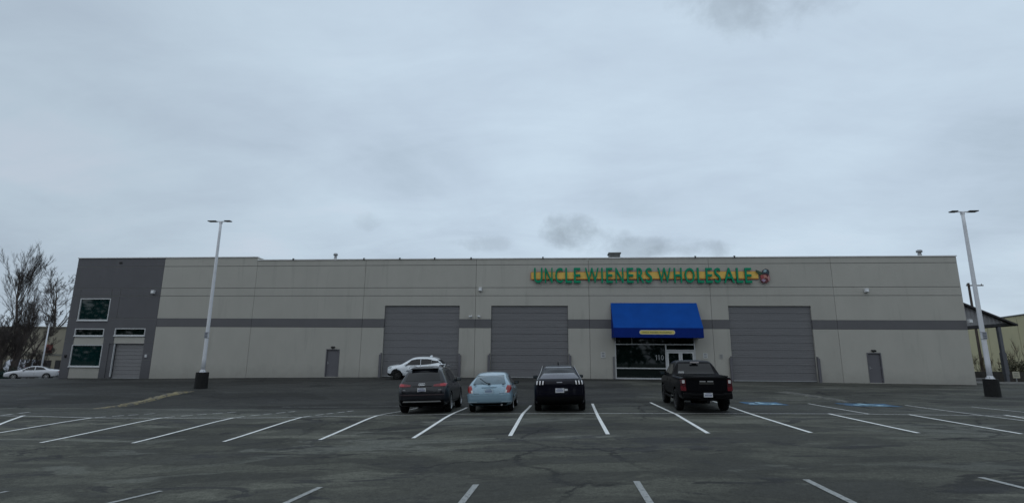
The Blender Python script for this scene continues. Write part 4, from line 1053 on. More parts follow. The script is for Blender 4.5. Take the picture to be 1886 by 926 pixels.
# --- light blue small hatchback (length 4.2, width 1.67, height 1.39)
def hatch_blue():
    pm = paint('pale_blue_paint', (.265, .39, .475), .2, .35)
    T = thing('parked_car', 'light blue older hatchback with red tail lamps, a rear wiper and a blue plate panel', 'car')
    S_ = [st(-2.06, .30, .56, .74, .52, .72, .93, .50, 1.27, .62, 1.12, [.10, .02, -.02, .0, .10, .38, .66, .78]),
          st(-1.86, .22, .64, .825, .54, .795, .95, .51, 1.31, .65, 1.13, [0, 0, 0, 0, .06, .32, .60, .72]),
          st(-1.45, .20, .66, .835, .55, .80, .94, .53, 1.36, .66, 1.14, [0, 0, 0, 0, .03, .18, .42, .52]),
          st(-.95, .20, .66, .835, .55, .79, .92, .56, 1.39, xo=[0, 0, 0, 0, 0, .03, .12, .2]), st(-.35, .20, .66, .835, .55, .785, .90, .57, 1.40), st(.1, .20, .66, .835, .55, .785, .89, .56, 1.38),
          st(.5, .20, .66, .83, .55, .78, .88, .55, 1.28, xo=[0, 0, 0, 0, 0, 0, -.05, -.1]), st(.95, .20, .66, .83, .55, .775, .87, .60, .98, .70, .92, [0, 0, 0, 0, 0, 0, .05, .1]),
          st(1.2, .20, .66, .83, .55, .77, .85, .62, .90, .71, .87), st(1.75, .20, .64, .80, .52, .72, .76, .55, .81, .66, .78), st(2.0, .24, .52, .70, .50, .62, .66, .42, .70, .55, .68)]
    me = shell(S_, .08, .14, .03); b = bvh_of(me)
    finish_vehicle(T, me, pm, (-1.22, 1.22), .29, .19, .835, M_SILVER, .335, 7, .72)
    patch('rear_window', b, [(-.60, .985), (.60, .985), (.49, 1.285), (-.49, 1.285)], 'rear', mat('sky_reflection_glass', (.085, .13, .155), .08, spec=.9, nscale=2, namt=.25), T, .006)  # paler base colour stands in for sky reflected in the glass
    TL = [(.60, .69), (.73, .69), (.79, .82), (.77, .93), (.66, .94), (.62, .86)]
    for q in (TL, mir(TL)): patch('tail_lamp', b, q, 'rear', M_LAMP, T, .016)
    RL = [(.57, .69), (.63, .69), (.655, .78), (.60, .79)]
    for q in (RL, mir(RL)): patch('reversing_lamp', b, q, 'rear', M_LAMPW, T, .020)
    patch('bumper_top', b, [(-.80, .60), (.80, .60), (.80, .655), (-.80, .655)], 'rear', pm, T, .035)
    patch('bumper', b, [(-.80, .38), (.80, .38), (.80, .60), (-.80, .60)], 'rear', pm, T, .028)
    patch('lower_valance', b, [(-.60, .27), (.60, .27), (.66, .345), (-.66, .345)], 'rear', M_TRIM, T, .012)
    for q in (rect(.44, .76, .385, .405), rect(-.76, -.44, .385, .405)): patch('bumper_moulding', b, q, 'rear', mat('pale_moulding', (.5, .62, .68), .3), T, .034)
    patch('plate_recess', b, [(-.36, .665), (.36, .665), (.40, .86), (-.40, .86)], 'rear', mat('blue_recess', (.30, .43, .51), .5, nscale=3, namt=.1), T, .004)
    plate(T, -2.155, 0, .755, RD(-4), mat('blue_plate', (.46, .58, .66), .5))
    patch('handle_bar', b, rrect(-.27, .27, .872, .905, .015), 'rear', pm, T, .03)
    patch('tailgate_gap', b, vpatch([(-.56, .96), (-.54, .67), (.54, .67), (.56, .96)], .010), 'rear', M_TRIM, T, .002, .1, .004)
    bm = bmesh.new(); box(bm, (-1.985, 0, 1.005), (.05, .09, .05), bevel=.01); tube(bm, [(-1.99, 0, 1.01), (-1.96, .11, 1.04), (-1.78, .36, 1.20)], .012, 6); from_bm('rear_wiper', bm, M_TRIM, T)
    for s in (-1, 1):
        bm = bmesh.new(); box(bm, (-1.98, s*.52, .985), (.04, .09, .03), bevel=.006); from_bm('tailgate_buffer', bm, M_TRIM, T)
    wins = [('side_window', [(-1.35, 1.01), (-.42, .97), (-.42, 1.27), (-.85, 1.26)]), ('side_window', [(-.36, .97), (.66, .94), (.28, 1.22), (-.36, 1.275)])]
    side_set(b, T, wins, pm, [vpatch([(-.40, .95), (-.42, .42)]), vpatch([(.72, .90), (.66, .38)])], ((-.2, .80),), None)
    for sd in ('left', 'right'): patch('side_moulding', b, rect(-.75, .78, .50, .545), sd, pm, T, .016)
    patch('windscreen', b, [(-.60, .96), (.60, .96), (.48, 1.24), (-.48, 1.24)], 'front', M_CGLASS, T, .006)
    for s in (-1, 1): mirror_part(T, .60, s*.76, .94, M_TRIM, .75)
    bm = bmesh.new(); tube(bm, [(-2.1, -.45, .27), (-1.8, -.45, .27)], .03, 8); from_bm('exhaust_tip', bm, M_SILVER, T)
    return T
# --- black electric crossover (length 4.71, width 1.88, height 1.62)
def crossover_black():
    pm = paint('black_blue_paint', (.002, .002, .007), .0, .35, .22)
    T = thing('parked_car', 'black crossover with triple bar tail lamps, parked just right of the light blue hatchback', 'car')
    S_ = [st(-2.28, .34, .64, .84, .62, .80, 1.08, .50, 1.45, .64, 1.25, [.10, .0, -.02, .03, -.02, .42, .86, 1.0]),
          st(-2.1, .24, .74, .925, .62, .88, 1.09, .51, 1.48, .67, 1.27, [0, 0, 0, 0, .0, .38, .80, .92]),
          st(-1.7, .22, .76, .94, .63, .90, 1.08, .53, 1.53, .70, 1.30, [0, 0, 0, 0, .02, .2, .52, .62]),
          st(-1.15, .22, .76, .94, .6, .89, 1.06, .57, 1.585, xo=[0, 0, 0, 0, 0, .03, .14, .2]), st(-.5, .22, .76, .93, .6, .88, 1.04, .60, 1.62), st(.15, .22, .76, .93, .6, .88, 1.03, .60, 1.60),
          st(.6, .22, .76, .93, .6, .88, 1.02, .59, 1.50, xo=[0, 0, 0, 0, 0, 0, -.05, -.1]), st(1.1, .22, .76, .93, .6, .87, 1.0, .66, 1.12, .78, 1.06, [0, 0, 0, 0, 0, 0, .05, .1]),
          st(1.4, .22, .76, .93, .6, .87, .98, .68, 1.03, .79, 1.0), st(1.95, .22, .72, .91, .58, .82, .90, .60, .95, .74, .92), st(2.2, .26, .60, .80, .55, .72, .78, .46, .83, .62, .80)]
    me = shell(S_, .09, .16, .03); b = bvh_of(me)
    finish_vehicle(T, me, pm, (-1.45, 1.53), .365, .24, .935, M_RIMD, .42, 5, .81, M_TRIM)
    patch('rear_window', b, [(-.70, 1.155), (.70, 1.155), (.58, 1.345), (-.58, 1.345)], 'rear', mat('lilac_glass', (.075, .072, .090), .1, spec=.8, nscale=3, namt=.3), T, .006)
    patch('upper_window', b, [(-.578, 1.35), (.578, 1.35), (.50, 1.505), (-.50, 1.505)], 'rear', mat('black_glass', (.002, .002, .003), .3, spec=.2), T, .008)
    for s in (-1, 1):
        for k in range(3):
            x = .58+k*.105; q = [(x, .965), (x+.045, .965), (x+.028, 1.085), (x-.018, 1.085)]
            patch('tail_lamp', b, q if s > 0 else mir(q), 'rear', M_LAMPW, T, .014, .05)
        q = [(.54, .95), (.86, .95), (.84, 1.10), (.52, 1.10)]; patch('lamp_surround', b, q if s > 0 else mir(q), 'rear', M_TRIM, T, .006)
    patch('lower_valance', b, [(-.78, .28), (.78, .28), (.84, .56), (-.84, .56)], 'rear', M_TRIM, T, .010)
    patch('bumper_crease', b, [(-.84, .60), (.84, .60), (.84, .625), (-.84, .625)], 'rear', pm, T, .022)
    patch('tailgate_gap', b, vpatch([(-.74, 1.12), (-.60, .72), (.60, .72), (.74, 1.12)]), 'rear', M_TRIM, T, .002, .1, .004)
    plate(T, -2.395, 0, .765, RD(-2)); bm = bmesh.new(); box(bm, (-2.392, .215, .785), (.006, .11, .07)); q = from_bm('plate_sticker', bm, M_PLATE, T); q.location = (0, -.44, 0)
    patch('badge', b, rrect(-.10, .10, 1.03, 1.055, .01, 2), 'rear', mat('dull_chrome', (.22, .22, .24), .3, metal=.8), T, .006)
    patch('roof_rim', b, [(-.50, 1.515), (.50, 1.515), (.48, 1.545), (-.48, 1.545)], 'rear', mat('rim_grey', (.20, .20, .22), .3, coat=.5), T, .01)
    bm = bmesh.new(); box(bm, (-.75, 0, 1.66), (.14, .035, .10), Matrix.Rotation(.5, 3, 'Y'), bevel=.012); from_bm('roof_antenna', bm, M_TRIM, T)
    for s in (-1, 1):      # silver rails stand in for pale reflections along the roof edge
        bm = bmesh.new(); tube(bm, [(-2.05, s*.80, 1.13), (-1.6, s*.70, 1.33), (-1.1, s*.625, 1.52), (-.5, s*.62, 1.585), (.2, s*.62, 1.565)], .010, 6); from_bm('roof_edge_reflection', bm, M_SILVER, T)
    wins = [('side_window', [(-1.55, 1.15), (-.42, 1.10), (-.42, 1.48), (-1.0, 1.42)]), ('side_window', [(-.36, 1.10), (.72, 1.08), (.30, 1.44), (-.36, 1.485)])]
    side_set(b, T, wins, pm, [vpatch([(-.39, 1.08), (-.39, .45)]), vpatch([(.80, 1.02), (.72, .45)])], (), [(-.95, .27), (1.0, .27), (1.0, .38), (-.95, .38)])
    patch('windscreen', b, [(-.68, 1.10), (.68, 1.10), (.52, 1.45), (-.52, 1.45)], 'front', M_CGLASS, T, .006)
    for s in (-1, 1): mirror_part(T, .66, s*.83, 1.10, pm, .85)
    return T
# --- black pickup (length 5.4, width 1.94, height 1.87)
def pickup_black():
    pm = paint('black_truck_paint', (.0015, .0015, .003), .0, .4, .12)
    T = thing('pickup_truck', 'black crew cab pickup truck parked in front of the blue awning', 'pickup truck')
    bed = 1.30
    def s2(x, w, top, ws=.9): return st(x, .44, .76, w, .85, w*.97, top-.12, w-.03, top, w*.985, top-.06)
    S_ = [st(-2.62, .62, .80, .905, .90, .90, bed-.10, .86, bed, .895, bed-.05), s2(-2.58, .93, bed), s2(-1.9, .96, bed), s2(-1.05, .96, bed),
          s2(-.86, .96, bed),
          st(-.80, .44, .76, .955, .85, .93, 1.28, .70, 1.78, .80, 1.55, [0, 0, 0, 0, 0, .05, .14, .2]), st(-.4, .44, .76, .955, .85, .925, 1.26, .70, 1.86), st(.25, .44, .76, .955, .85, .92, 1.25, .71, 1.87), st(.8, .44, .76, .955, .85, .92, 1.24, .70, 1.82),
          st(1.05, .44, .76, .955, .85, .92, 1.23, .70, 1.72, xo=[0, 0, 0, 0, 0, 0, -.04, -.08]), st(1.50, .44, .76, .955, .85, .91, 1.22, .76, 1.32, .86, 1.26), st(1.75, .44, .76, .955, .85, .90, 1.20, .80, 1.25, .86, 1.22),
          st(2.45, .44, .76, .945, .82, .88, 1.14, .78, 1.20, .84, 1.17), st(2.66, .48, .70, .86, .78, .80, 1.04, .68, 1.10, .76, 1.07)]
    me = shell(S_, .02, .1, .02); b = bvh_of(me)
    finish_vehicle(T, me, pm, (-1.45, 1.72), .40, .27, .96, M_RIMD, .50, 6, .83, M_TRIM)
    # tailgate, lamps, bumper
    patch('tailgate', b, rrect(-.70, .70, .80, 1.255, .03), 'rear', pm, T, .022, .12)
    patch('tailgate_lip', b, rect(-.74, .74, 1.225, 1.285), 'rear', M_TRIM, T, .05, .2, .06)
    patch('handle_panel', b, rrect(-.26, .26, 1.035, 1.115, .02), 'rear', mat('handle_panel', (.045, .043, .040), .4, metal=.3), T, .034, .1)
    for a, c in ((-.24, -.035), (.03, .24)): patch('tailgate_badge', b, rrect(a, c, 1.122, 1.158, .008, 2), 'rear', M_SILVER, T, .036, .1)
    for s in (-1, 1):
        q = rrect(.735, .905, .80, 1.22, .03); patch('tail_lamp', b, q if s > 0 else mir(q), 'rear', M_LAMPD, T, .02)
        q = rrect(.775, .865, 1.07, 1.19, .02); patch('reversing_lamp', b, q if s > 0 else mir(q), 'rear', M_LAMPW, T, .026)
        q = [(.735, .80), (.905, .80), (.905, .98), (.735, .93)]; patch('tail_lamp', b, q if s > 0 else mir(q), 'rear', mat('mid_red_lamp', (.13, .006, .012), .25, coat=.4), T, .024)
    bm = bmesh.new()
    box(bm, (-2.72, 0, .66), (.22, 1.30, .10), bevel=.03)
    for s in (-1, 1):
        box(bm, (-2.69, s*.70, .63), (.22, .34, .22), bevel=.05); box(bm, (-2.72, s*.42, .60), (.16, .34, .16), Matrix.Rotation(s*.0, 3, 'X'), bevel=.03)
    box(bm, (-2.68, 0, .55), (.14, .62, .20), bevel=.02); box(bm, (-2.74, 0, .42), (.14, .10, .10)); from_bm('rear_bumper', bm, M_TRIM, T)
    plate(T, -2.835, .0, .665, 0)
    bm = bmesh.new(); box(bm, (-1.75, 0, bed+.015), (1.62, 1.62, .035), bevel=.012)
    for k in range(3): box(bm, (-2.25+k*.5, 0, bed+.037), (.03, 1.55, .01))
    from_bm('bed_cover', bm, M_TRIM, T)
    patch('rear_window', b, [(-.72, 1.34), (.72, 1.34), (.62, 1.74), (-.62, 1.74)], 'rear', M_CGLASS, T, .006)
    bm = bmesh.new(); box(bm, (-.70, 0, 1.79), (.06, .34, .05), bevel=.01); from_bm('high_brake_lamp', bm, mat('pale_lamp', (.42, .38, .38), .3), T)
    bm = bmesh.new(); box(bm, (-.62, .0, 1.72), (.04, .20, .07), bevel=.02); from_bm('rear_sensor_pod', bm, M_TRIM, T)
    wins = [('side_window', [(-.58, 1.34), (.20, 1.32), (.20, 1.72), (-.48, 1.70)]), ('side_window', [(.28, 1.32), (1.28, 1.30), (.95, 1.68), (.28, 1.72)])]
    side_set(b, T, wins, pm, [vpatch([(-.70, 1.3), (-.70, .6)]), vpatch([(.24, 1.30), (.24, .60)]), vpatch([(1.35, 1.24), (1.25, .55)])], ((-.35, 1.10), (.45, 1.09)), [(-.9, .47), (1.15, .47), (1.15, .56), (-.9, .56)])
    patch('windscreen', b, [(-.74, 1.34), (.74, 1.34), (.64, 1.70), (-.64, 1.70)], 'front', M_CGLASS, T, .006)
    for s in (-1, 1):
        mirror_part(T, 1.18, s*.90, 1.28, M_TRIM, 1.1)
        bm = bmesh.new(); tube(bm, [(-.75, s*.93, .42), (1.15, s*.93, .42)], .05, 8); from_bm('side_step', bm, M_TRIM, T)
    bm = bmesh.new(); box(bm, (-.92, .58, bed+.09), (.10, .22, .10), bevel=.02); from_bm('cargo_box', bm, M_SILVER, T)
    bm = bmesh.new(); tube(bm, [(-2.1, -.55, .45), (-1.7, -.55, .5)], .05, 10); box(bm, (-1.45, 0, .40), (.24, .34, .26), bevel=.08); from_bm('axle_housing', bm, M_UNDER, T)
    return T
# --- white compact SUV seen from its left side
def suv_white():
    pm = paint('suv_white_paint', (.80, .84, .88), .0, .3)
    T = thing('parked_car', 'white compact SUV parked sideways against the leftmost big overhead door', 'car')
    S_ = [st(-2.10, .36, .60, .76, .62, .74, 1.02, .56, 1.42, .64, 1.22, [.10, .02, .0, .02, .02, .22, .40, .48]),
          st(-1.92, .26, .68, .875, .62, .83, 1.04, .57, 1.50, .67, 1.24, [0, 0, 0, 0, .0, .18, .30, .38]),
          st(-1.6, .24, .70, .90, .63, .845, 1.06, .60, 1.55, .69, 1.27, [0, 0, 0, 0, .0, .06, .12, .18]),
          st(-1.05, .24, .70, .90, .6, .835, 1.03, .62, 1.60), st(-.4, .24, .70, .895, .6, .83, 1.0, .63, 1.62), st(.2, .24, .70, .895, .6, .83, .99, .62, 1.58),
          st(.6, .24, .70, .895, .6, .83, .985, .60, 1.42, xo=[0, 0, 0, 0, 0, 0, -.04, -.08]), st(1.0, .24, .70, .895, .6, .83, .98, .66, 1.12, .76, 1.06, [0, 0, 0, 0, 0, 0, .05, .1]),
          st(1.3, .24, .70, .895, .62, .82, .97, .70, 1.05, .77, 1.01), st(1.85, .24, .68, .87, .62, .79, .93, .66, .99, .74, .96), st(2.08, .30, .58, .78, .60, .72, .84, .56, .90, .66, .87)]
    me = shell(S_, .08, .14); b = bvh_of(me)
    finish_vehicle(T, me, pm, (-1.30, 1.36), .345, .22, .90, M_RIMD, .40, 5, .785, M_TRIM)
    wins = [('side_window', [(-1.18, 1.12), (-.40, 1.05), (-.40, 1.49), (-.85, 1.48), (-1.18, 1.44)]), ('side_window', [(-.365, 1.05), (.74, 1.02), (.33, 1.39), (-.05, 1.47), (-.365, 1.49)]), ('quarter_window', [(-1.98, 1.20), (-1.62, 1.20), (-1.19, 1.13), (-1.19, 1.40), (-1.55, 1.34), (-1.70, 1.46)])]
    side_set(b, T, wins, pm, [vpatch([(-.39, 1.04), (-.39, .45)], .016), vpatch([(-1.1, 1.05), (-1.05, .8), (-.9, .45)], .016), vpatch([(.80, .98), (.72, .45)], .016)], ((-.95, .93), (-.12, .90)), [(-.95, .27), (.98, .27), (.98, .45), (-.95, .45)])
    for sd in ('left', 'right'):
        patch('door_groove_shade', b, [(-.95, .60), (.70, .56), (.60, .68), (-.9, .74)], sd, mat('groove_shade_grey', (.16, .18, .20), .4), T, .002, .2, .004)  # flat grey patch paints the shade of the lower door groove
        patch('wheel_arch_band', b, [(-2.0, .30), (-1.72, .32), (-1.72, .42), (-2.02, .52)], sd, M_TRIM, T, .006)
        patch('bumper_corner', b, [(1.74, .26), (2.12, .30), (2.14, .50), (1.80, .42)], sd, M_TRIM, T, .008)
        patch('headlamp', b, [(1.82, .80), (2.08, .78), (2.0, .90), (1.72, .92)], sd, mat('head_lamp_glass', (.30, .36, .38), .1, coat=1), T, .008)
        patch('tail_lamp', b, [(-2.10, .94), (-1.78, 1.00), (-1.80, 1.06), (-2.06, 1.06)], sd, M_TRIM, T, .012); patch('tail_lamp', b, [(-2.13, .86), (-1.92, .86), (-1.86, .95), (-2.10, .93)], sd, M_LAMPD, T, .014)
    patch('windscreen', b, [(-.64, 1.07), (.64, 1.07), (.52, 1.45), (-.52, 1.45)], 'front', M_CGLASS, T, .006)
    patch('rear_window', b, [(-.60, 1.12), (.60, 1.12), (.50, 1.42), (-.50, 1.42)], 'rear', M_CGLASS, T, .006)
    patch('grille', b, [(-.6, .45), (.6, .45), (.6, .80), (-.6, .80)], 'front', M_TRIM, T, .01); patch('tail_panel', b, [(-.7, .90), (.7, .90), (.7, 1.02), (-.7, 1.02)], 'rear', M_TRIM, T, .01)
    for s in (-1, 1):
        mirror_part(T, .70, s*.84, 1.05, pm, .9)
    bm = bmesh.new(); box(bm, (-1.02, 0, 1.66), (.20, .04, .12), Matrix.Rotation(.45, 3, 'Y'), bevel=.015); from_bm('roof_antenna', bm, pm, T)
    return T
# --- white four door saloon far left
def saloon_white():
    pm = paint('white_saloon_paint', (.62, .63, .66), .0, .35)
    T = thing('parked_car', 'white four door saloon parked at the far left beyond the dark end of the warehouse', 'car')
    S_ = [st(-2.28, .34, .60, .76, .58, .72, .90, .54, .99, .66, .95, [.08, 0, 0, 0, 0, 0, .04, .08]), st(-2.1, .24, .68, .87, .58, .80, .94, .58, 1.03, .73, .99), st(-1.65, .22, .70, .88, .58, .82, .95, .60, 1.05, .74, 1.0),
          st(-1.35, .22, .70, .88, .58, .82, .94, .56, 1.16, .70, 1.06), st(-.85, .22, .70, .88, .58, .82, .93, .55, 1.38), st(-.2, .22, .70, .88, .58, .82, .92, .57, 1.43), st(.3, .22, .70, .88, .58, .82, .91, .56, 1.38),
          st(.75, .22, .70, .88, .58, .82, .90, .58, 1.14, .72, 1.02), st(1.10, .22, .70, .88, .58, .81, .89, .62, .96, .73, .93), st(1.9, .22, .68, .86, .56, .77, .80, .60, .85, .70, .83), st(2.2, .28, .58, .76, .52, .68, .70, .5, .73, .6, .72)]
    me = shell(S_, .07, .14, .02); b = bvh_of(me)
    finish_vehicle(T, me, pm, (-1.32, 1.36), .315, .20, .88, M_SILVER, .36, 6, .765)
    side_set(b, T, [('side_window', [(-1.22, 1.0), (-.30, .97), (-.30, 1.34), (-.85, 1.30)]), ('side_window', [(-.24, .97), (.78, .95), (.28, 1.31), (-.24, 1.345)])], pm, [vpatch([(-.27, .95), (-.27, .4)], .016), vpatch([(.8, .92), (.72, .4)], .016)], ((-.75, .82), (.05, .81)))
    patch('windscreen', b, [(-.66, .99), (.66, .99), (.50, 1.34), (-.50, 1.34)], 'front', M_CGLASSL, T, .006)
    patch('rear_window', b, [(-.60, 1.07), (.60, 1.07), (.48, 1.34), (-.48, 1.34)], 'rear', M_CGLASS, T, .006)
    for s in (-1, 1):
        q = [(.42, .60), (.74, .62), (.72, .72), (.46, .70)]; patch('headlamp', b, q if s > 0 else mir(q), 'front', mat('head_lamp_glass2', (.16, .18, .2), .1, coat=1), T, .01)
        mirror_part(T, .66, s*.82, .95, pm, .85)
        q = [(.45, .74), (.74, .74), (.72, .86), (.45, .86)]; patch('tail_lamp', b, q if s > 0 else mir(q), 'rear', M_LAMP, T, .01)
    patch('grille', b, [(-.36, .56), (.36, .56), (.38, .68), (-.38, .68)], 'front', M_TRIM, T, .008); patch('air_intake', b, [(-.5, .33), (.5, .33), (.5, .42), (-.5, .42)], 'front', M_TRIM, T, .008)
    return T
# --- white panel van
def van_white():
    pm = paint('white_van_paint', (.56, .58, .66), .0, .4)
    T = thing('parked_van', 'tall white panel van behind the dark tree trunks at the far left', 'van')
    S_ = [st(-2.8, .42, .80, .93, .9, .93, 1.5, .80, 2.45, .90, 2.0), st(-2.7, .36, .84, .99, .9, .98, 1.5, .84, 2.52, .94, 2.05), st(-1.5, .34, .84, 1.0, .9, .99, 1.5, .85, 2.56, .95, 2.05), st(0, .34, .84, 1.0, .9, .99, 1.5, .85, 2.56, .95, 2.05), st(1.0, .34, .84, 1.0, .9, .98, 1.45, .84, 2.52, .94, 2.0),
          st(1.5, .34, .84, 1.0, .9, .97, 1.4, .80, 2.25, .92, 1.85), st(2.1, .34, .82, .99, .9, .95, 1.3, .82, 1.5, .9, 1.4), st(2.65, .36, .80, .96, .85, .9, 1.12, .8, 1.2, .86, 1.16), st(2.85, .40, .72, .86, .8, .8, .98, .7, 1.05, .76, 1.0)]
    me = shell(S_, .03, .1, .04); b = bvh_of(me)
    finish_vehicle(T, me, pm, (-1.7, 1.9), .34, .22, .99, M_SILVER, .40, 5, .86)
    side_set(b, T, [('side_window', [(1.0, 1.5), (1.95, 1.45), (1.45, 2.05), (1.0, 2.1)])], pm, [vpatch([(.9, 2.2), (.9, .5)], .02), vpatch([(-.4, 2.2), (-.4, .5)], .02)], ((.8, 1.3),))
    patch('windscreen', b, [(-.8, 1.5), (.8, 1.5), (.7, 2.15), (-.7, 2.15)], 'front', M_CGLASS, T, .006)
    patch('rear_window', b, [(-.7, 1.6), (-.06, 1.6), (-.06, 2.1), (-.7, 2.1)], 'rear', M_CGLASS, T, .006); patch('rear_window', b, [(.06, 1.6), (.7, 1.6), (.7, 2.1), (.06, 2.1)], 'rear', M_CGLASS, T, .006)
    patch('rear_door_gap', b, vpatch([(0, .6), (0, 2.3)], .02), 'rear', M_TRIM, T, .002)
    for s in (-1, 1):
        mirror_part(T, 1.75, s*.98, 1.5, M_TRIM, 1.2); q = rrect(.84, .93, .9, 1.5, .02); patch('tail_lamp', b, q if s > 0 else mir(q), 'rear', M_LAMP, T, .01)
    return T
def seat_car(T, x, y, heading, axles, track, r, sc=1.0):
    "stand the vehicle on the sloping ground: heading is the world angle of its nose"
    c, s = cos(heading), sin(heading)
    F_ = Vector((c, s)); L_ = Vector((-s, c)); P = Vector((x, y))
    def gz(a, t): q = P+F_*a+L_*t; return g(q.x, q.y)
    fz = (gz(axles[1], track)+gz(axles[1], -track))/2; bz = (gz(axles[0], track)+gz(axles[0], -track))/2
    lz = (gz(axles[0], track)+gz(axles[1], track))/2; rz = (gz(axles[0], -track)+gz(axles[1], -track))/2
    fw = Vector((c, s, (fz-bz)/(axles[1]-axles[0]))).normalized(); lf = Vector((-s, c, (lz-rz)/(2*track))); up = fw.cross(lf).normalized(); lf = up.cross(fw)
    z0 = bz - axles[0]*(fz-bz)/(axles[1]-axles[0])
    T.matrix_world = Matrix(((fw.x, lf.x, up.x, x), (fw.y, lf.y, up.y, y), (fw.z, lf.z, up.z, z0+.008), (0, 0, 0, 1))) @ Matrix.Scale(sc, 4)
def place_rear(T, px_l, px_r, py, ax_r, axles, track, r, head, sc=1.0):
    axles = (axles[0]*sc, axles[1]*sc); track *= sc; ax_r *= sc
    "centre the rear axle between two tyre contact pixels"
    a = gp(px_l, py[0]); b_ = gp(px_r, py[1]); m_ = (a+b_)/2; h = RD(90+head); q = m_.xy - Vector((cos(h), sin(h)))*ax_r
    seat_car(T, q.x, q.y, h, axles, track, r, sc)
place_rear(suv_grey(), 746, 825, (760, 757.5), -1.38, (-1.38, 1.42), .82, .36, 2.2)
place_rear(hatch_blue(), 871.5, 940, (757.5, 755.5), -1.22, (-1.22, 1.22), .72, .29, 0.5)
place_rear(crossover_black(), 992, 1071, (755.5, 754.5), -1.45, (-1.45, 1.53), .81, .365, 0.3)
place_rear(pickup_black(), 1250, 1334, (755, 755), -1.45, (-1.45, 1.72), .83, .40, -3.2, .93)
fw_ = gp(735, 697.6)
seat_car(suv_white(), fw_.x+1.27, 38.45, RD(181), (-1.25, 1.30), .75, .345, .955)
q_ = atY(60, 690, 55); seat_car(saloon_white(), q_.x, 55, RD(214), (-1.32, 1.36), .765, .315)
q_ = atY(30, 690, 76); seat_car(van_white(), q_.x, 76, RD(170), (-1.7, 1.9), .86, .34)

# ------------------------------------------------------------ bare trees
def bare_tree(name, label, cat, base, h, spread, seed, levels=5, trunk_r=.22, splits=(3, 4), up=.55, lean=(0, 0), group=None, first=.25, twig_m=None, stems=1, minr=.009, kids=(6, 9)):
    rnd = random.Random(seed); tv, tf, cv, cf = [], [], [], []
    def seg(V, F, pts, r0, r1, n):
        base_i = len(V)
        for i, p in enumerate(pts):
            t = (pts[min(i+1, len(pts)-1)]-pts[max(i-1, 0)]).normalized(); u = t.cross(Vector((.3, .9, .1)));
            if u.length < .1: u = t.cross(Vector((1, 0, 0)))
            u.normalize(); w = t.cross(u); r = r0+(r1-r0)*i/(len(pts)-1)
            for k in range(n): V.append(p+(u*cos(2*pi*k/n)+w*sin(2*pi*k/n))*r)
        for i in range(len(pts)-1):
            for k in range(n): a = base_i+i*n+k; b2 = base_i+i*n+(k+1) % n; F.append((a, b2, b2+n, a+n))
    def grow(p, d, L_, r, lev):
        n = 6 if lev == 0 else (4 if lev < 2 else 3); m_ = 7 if lev == 0 else 4; pts = [p]; q = p.copy(); dd = d.copy()
        for i in range(m_):
            dd = (dd + Vector((rnd.gauss(0, 1), rnd.gauss(0, 1), rnd.gauss(0, .6)))*(.05 if lev == 0 else .13) + Vector((0, 0, up*.12))).normalized(); q = q+dd*L_/m_; pts.append(q.copy())
        r1 = max(minr*.6, r*(.25 if lev else .18))
        seg(tv if lev < 2 else cv, tf if lev < 2 else cf, pts, r, r1, n)
        if lev >= levels: return
        nk = rnd.randint(*kids) + (7 if lev == 0 else 0)
        for k in range(nk):
            t = rnd.uniform(first if lev == 0 else .15, 1.0); i = min(int(t*m_), m_-1); o = pts[i].lerp(pts[i+1], t*m_-i); ax = (pts[i+1]-pts[i]).normalized()
            a = rnd.uniform(0, 2*pi); s_ = ax.cross(Vector((cos(a), sin(a), .1))).normalized(); ang = rnd.uniform(.35, .75)*(1.25 if lev == 0 else 1)*spread
            nd = (ax*cos(ang)+s_*sin(ang)).normalized()
            rr = max(minr, (r+(r1-r)*t)*rnd.uniform(.45, .65)); grow(o, nd, L_*rnd.uniform(.38, .58)*(1-.45*t if lev == 0 else 1.0), rr, lev+1)
    for s in range(stems):
        a = 2*pi*s/max(1, stems)+rnd.random(); ln = Vector((cos(a), sin(a), 0))*(0 if stems == 1 else rnd.uniform(.10, .26)) + Vector((*lean, 0))
        grow(Vector((cos(a), sin(a), 0))*(.0 if stems == 1 else .35), (Vector((0, 0, 1))+ln).normalized(), h*(1 if s == 0 else rnd.uniform(.7, .95)), trunk_r*(1 if s == 0 else rnd.uniform(.6, .9)), 0)
    T = thing(name, label, cat, base, 0, group)
    for nm, V, F, m_ in (('trunk', tv, tf, M_BARK), ('crown', cv, cf, twig_m or M_TWIG)):
        me = bpy.data.meshes.new(nm); me.from_pydata([tuple(v) for v in V], [], F); link(nm, me, m_, T)
    return T
def gbase(px, py, Y):
    q = atY(px, py, Y); return Vector((q.x, Y, g(q.x, Y)-.05)), q
def tree_at(px, Y, pxtop, pytop, **k):
    b_, _ = gbase(px, 690, Y); t = atY(pxtop, pytop, Y); return b_, t.z-b_.z
GRP = 'bare winter trees left of the warehouse'
b_, h_ = tree_at(28, 64, 50, 461); bare_tree('bare_tree', 'tallest bare tree at far left, slender leader above a dense brown crown', 'tree', b_, h_*.82, .55, 11, 4, .24, up=.9, group=GRP, stems=1, first=.15, kids=(6, 8), minr=.009)
b_, h_ = tree_at(4, 60, 14, 535); bare_tree('bare_tree', 'three stemmed bare tree cut by the left edge of the picture', 'tree', b_, h_*.64, .66, 23, 4, .20, up=.9, group=GRP, stems=3, first=.15, kids=(5, 7), minr=.009)
b_, h_ = tree_at(14, 68, 34, 508); bare_tree('bare_tree', 'bare dark trunked tree leaning between the tallest tree and the left edge', 'tree', b_, h_*.62, .60, 41, 4, .26, up=.9, group=GRP, stems=2, first=.15, kids=(5, 7), minr=.009)
b_, h_ = tree_at(96, 88, 119, 506); bare_tree('bare_tree', 'open round crowned bare tree rising beside the dark end of the warehouse', 'tree', b_, h_*.86, 1.05, 5, 4, .36, up=.5, group=GRP, first=.45, kids=(5, 6), minr=.018)
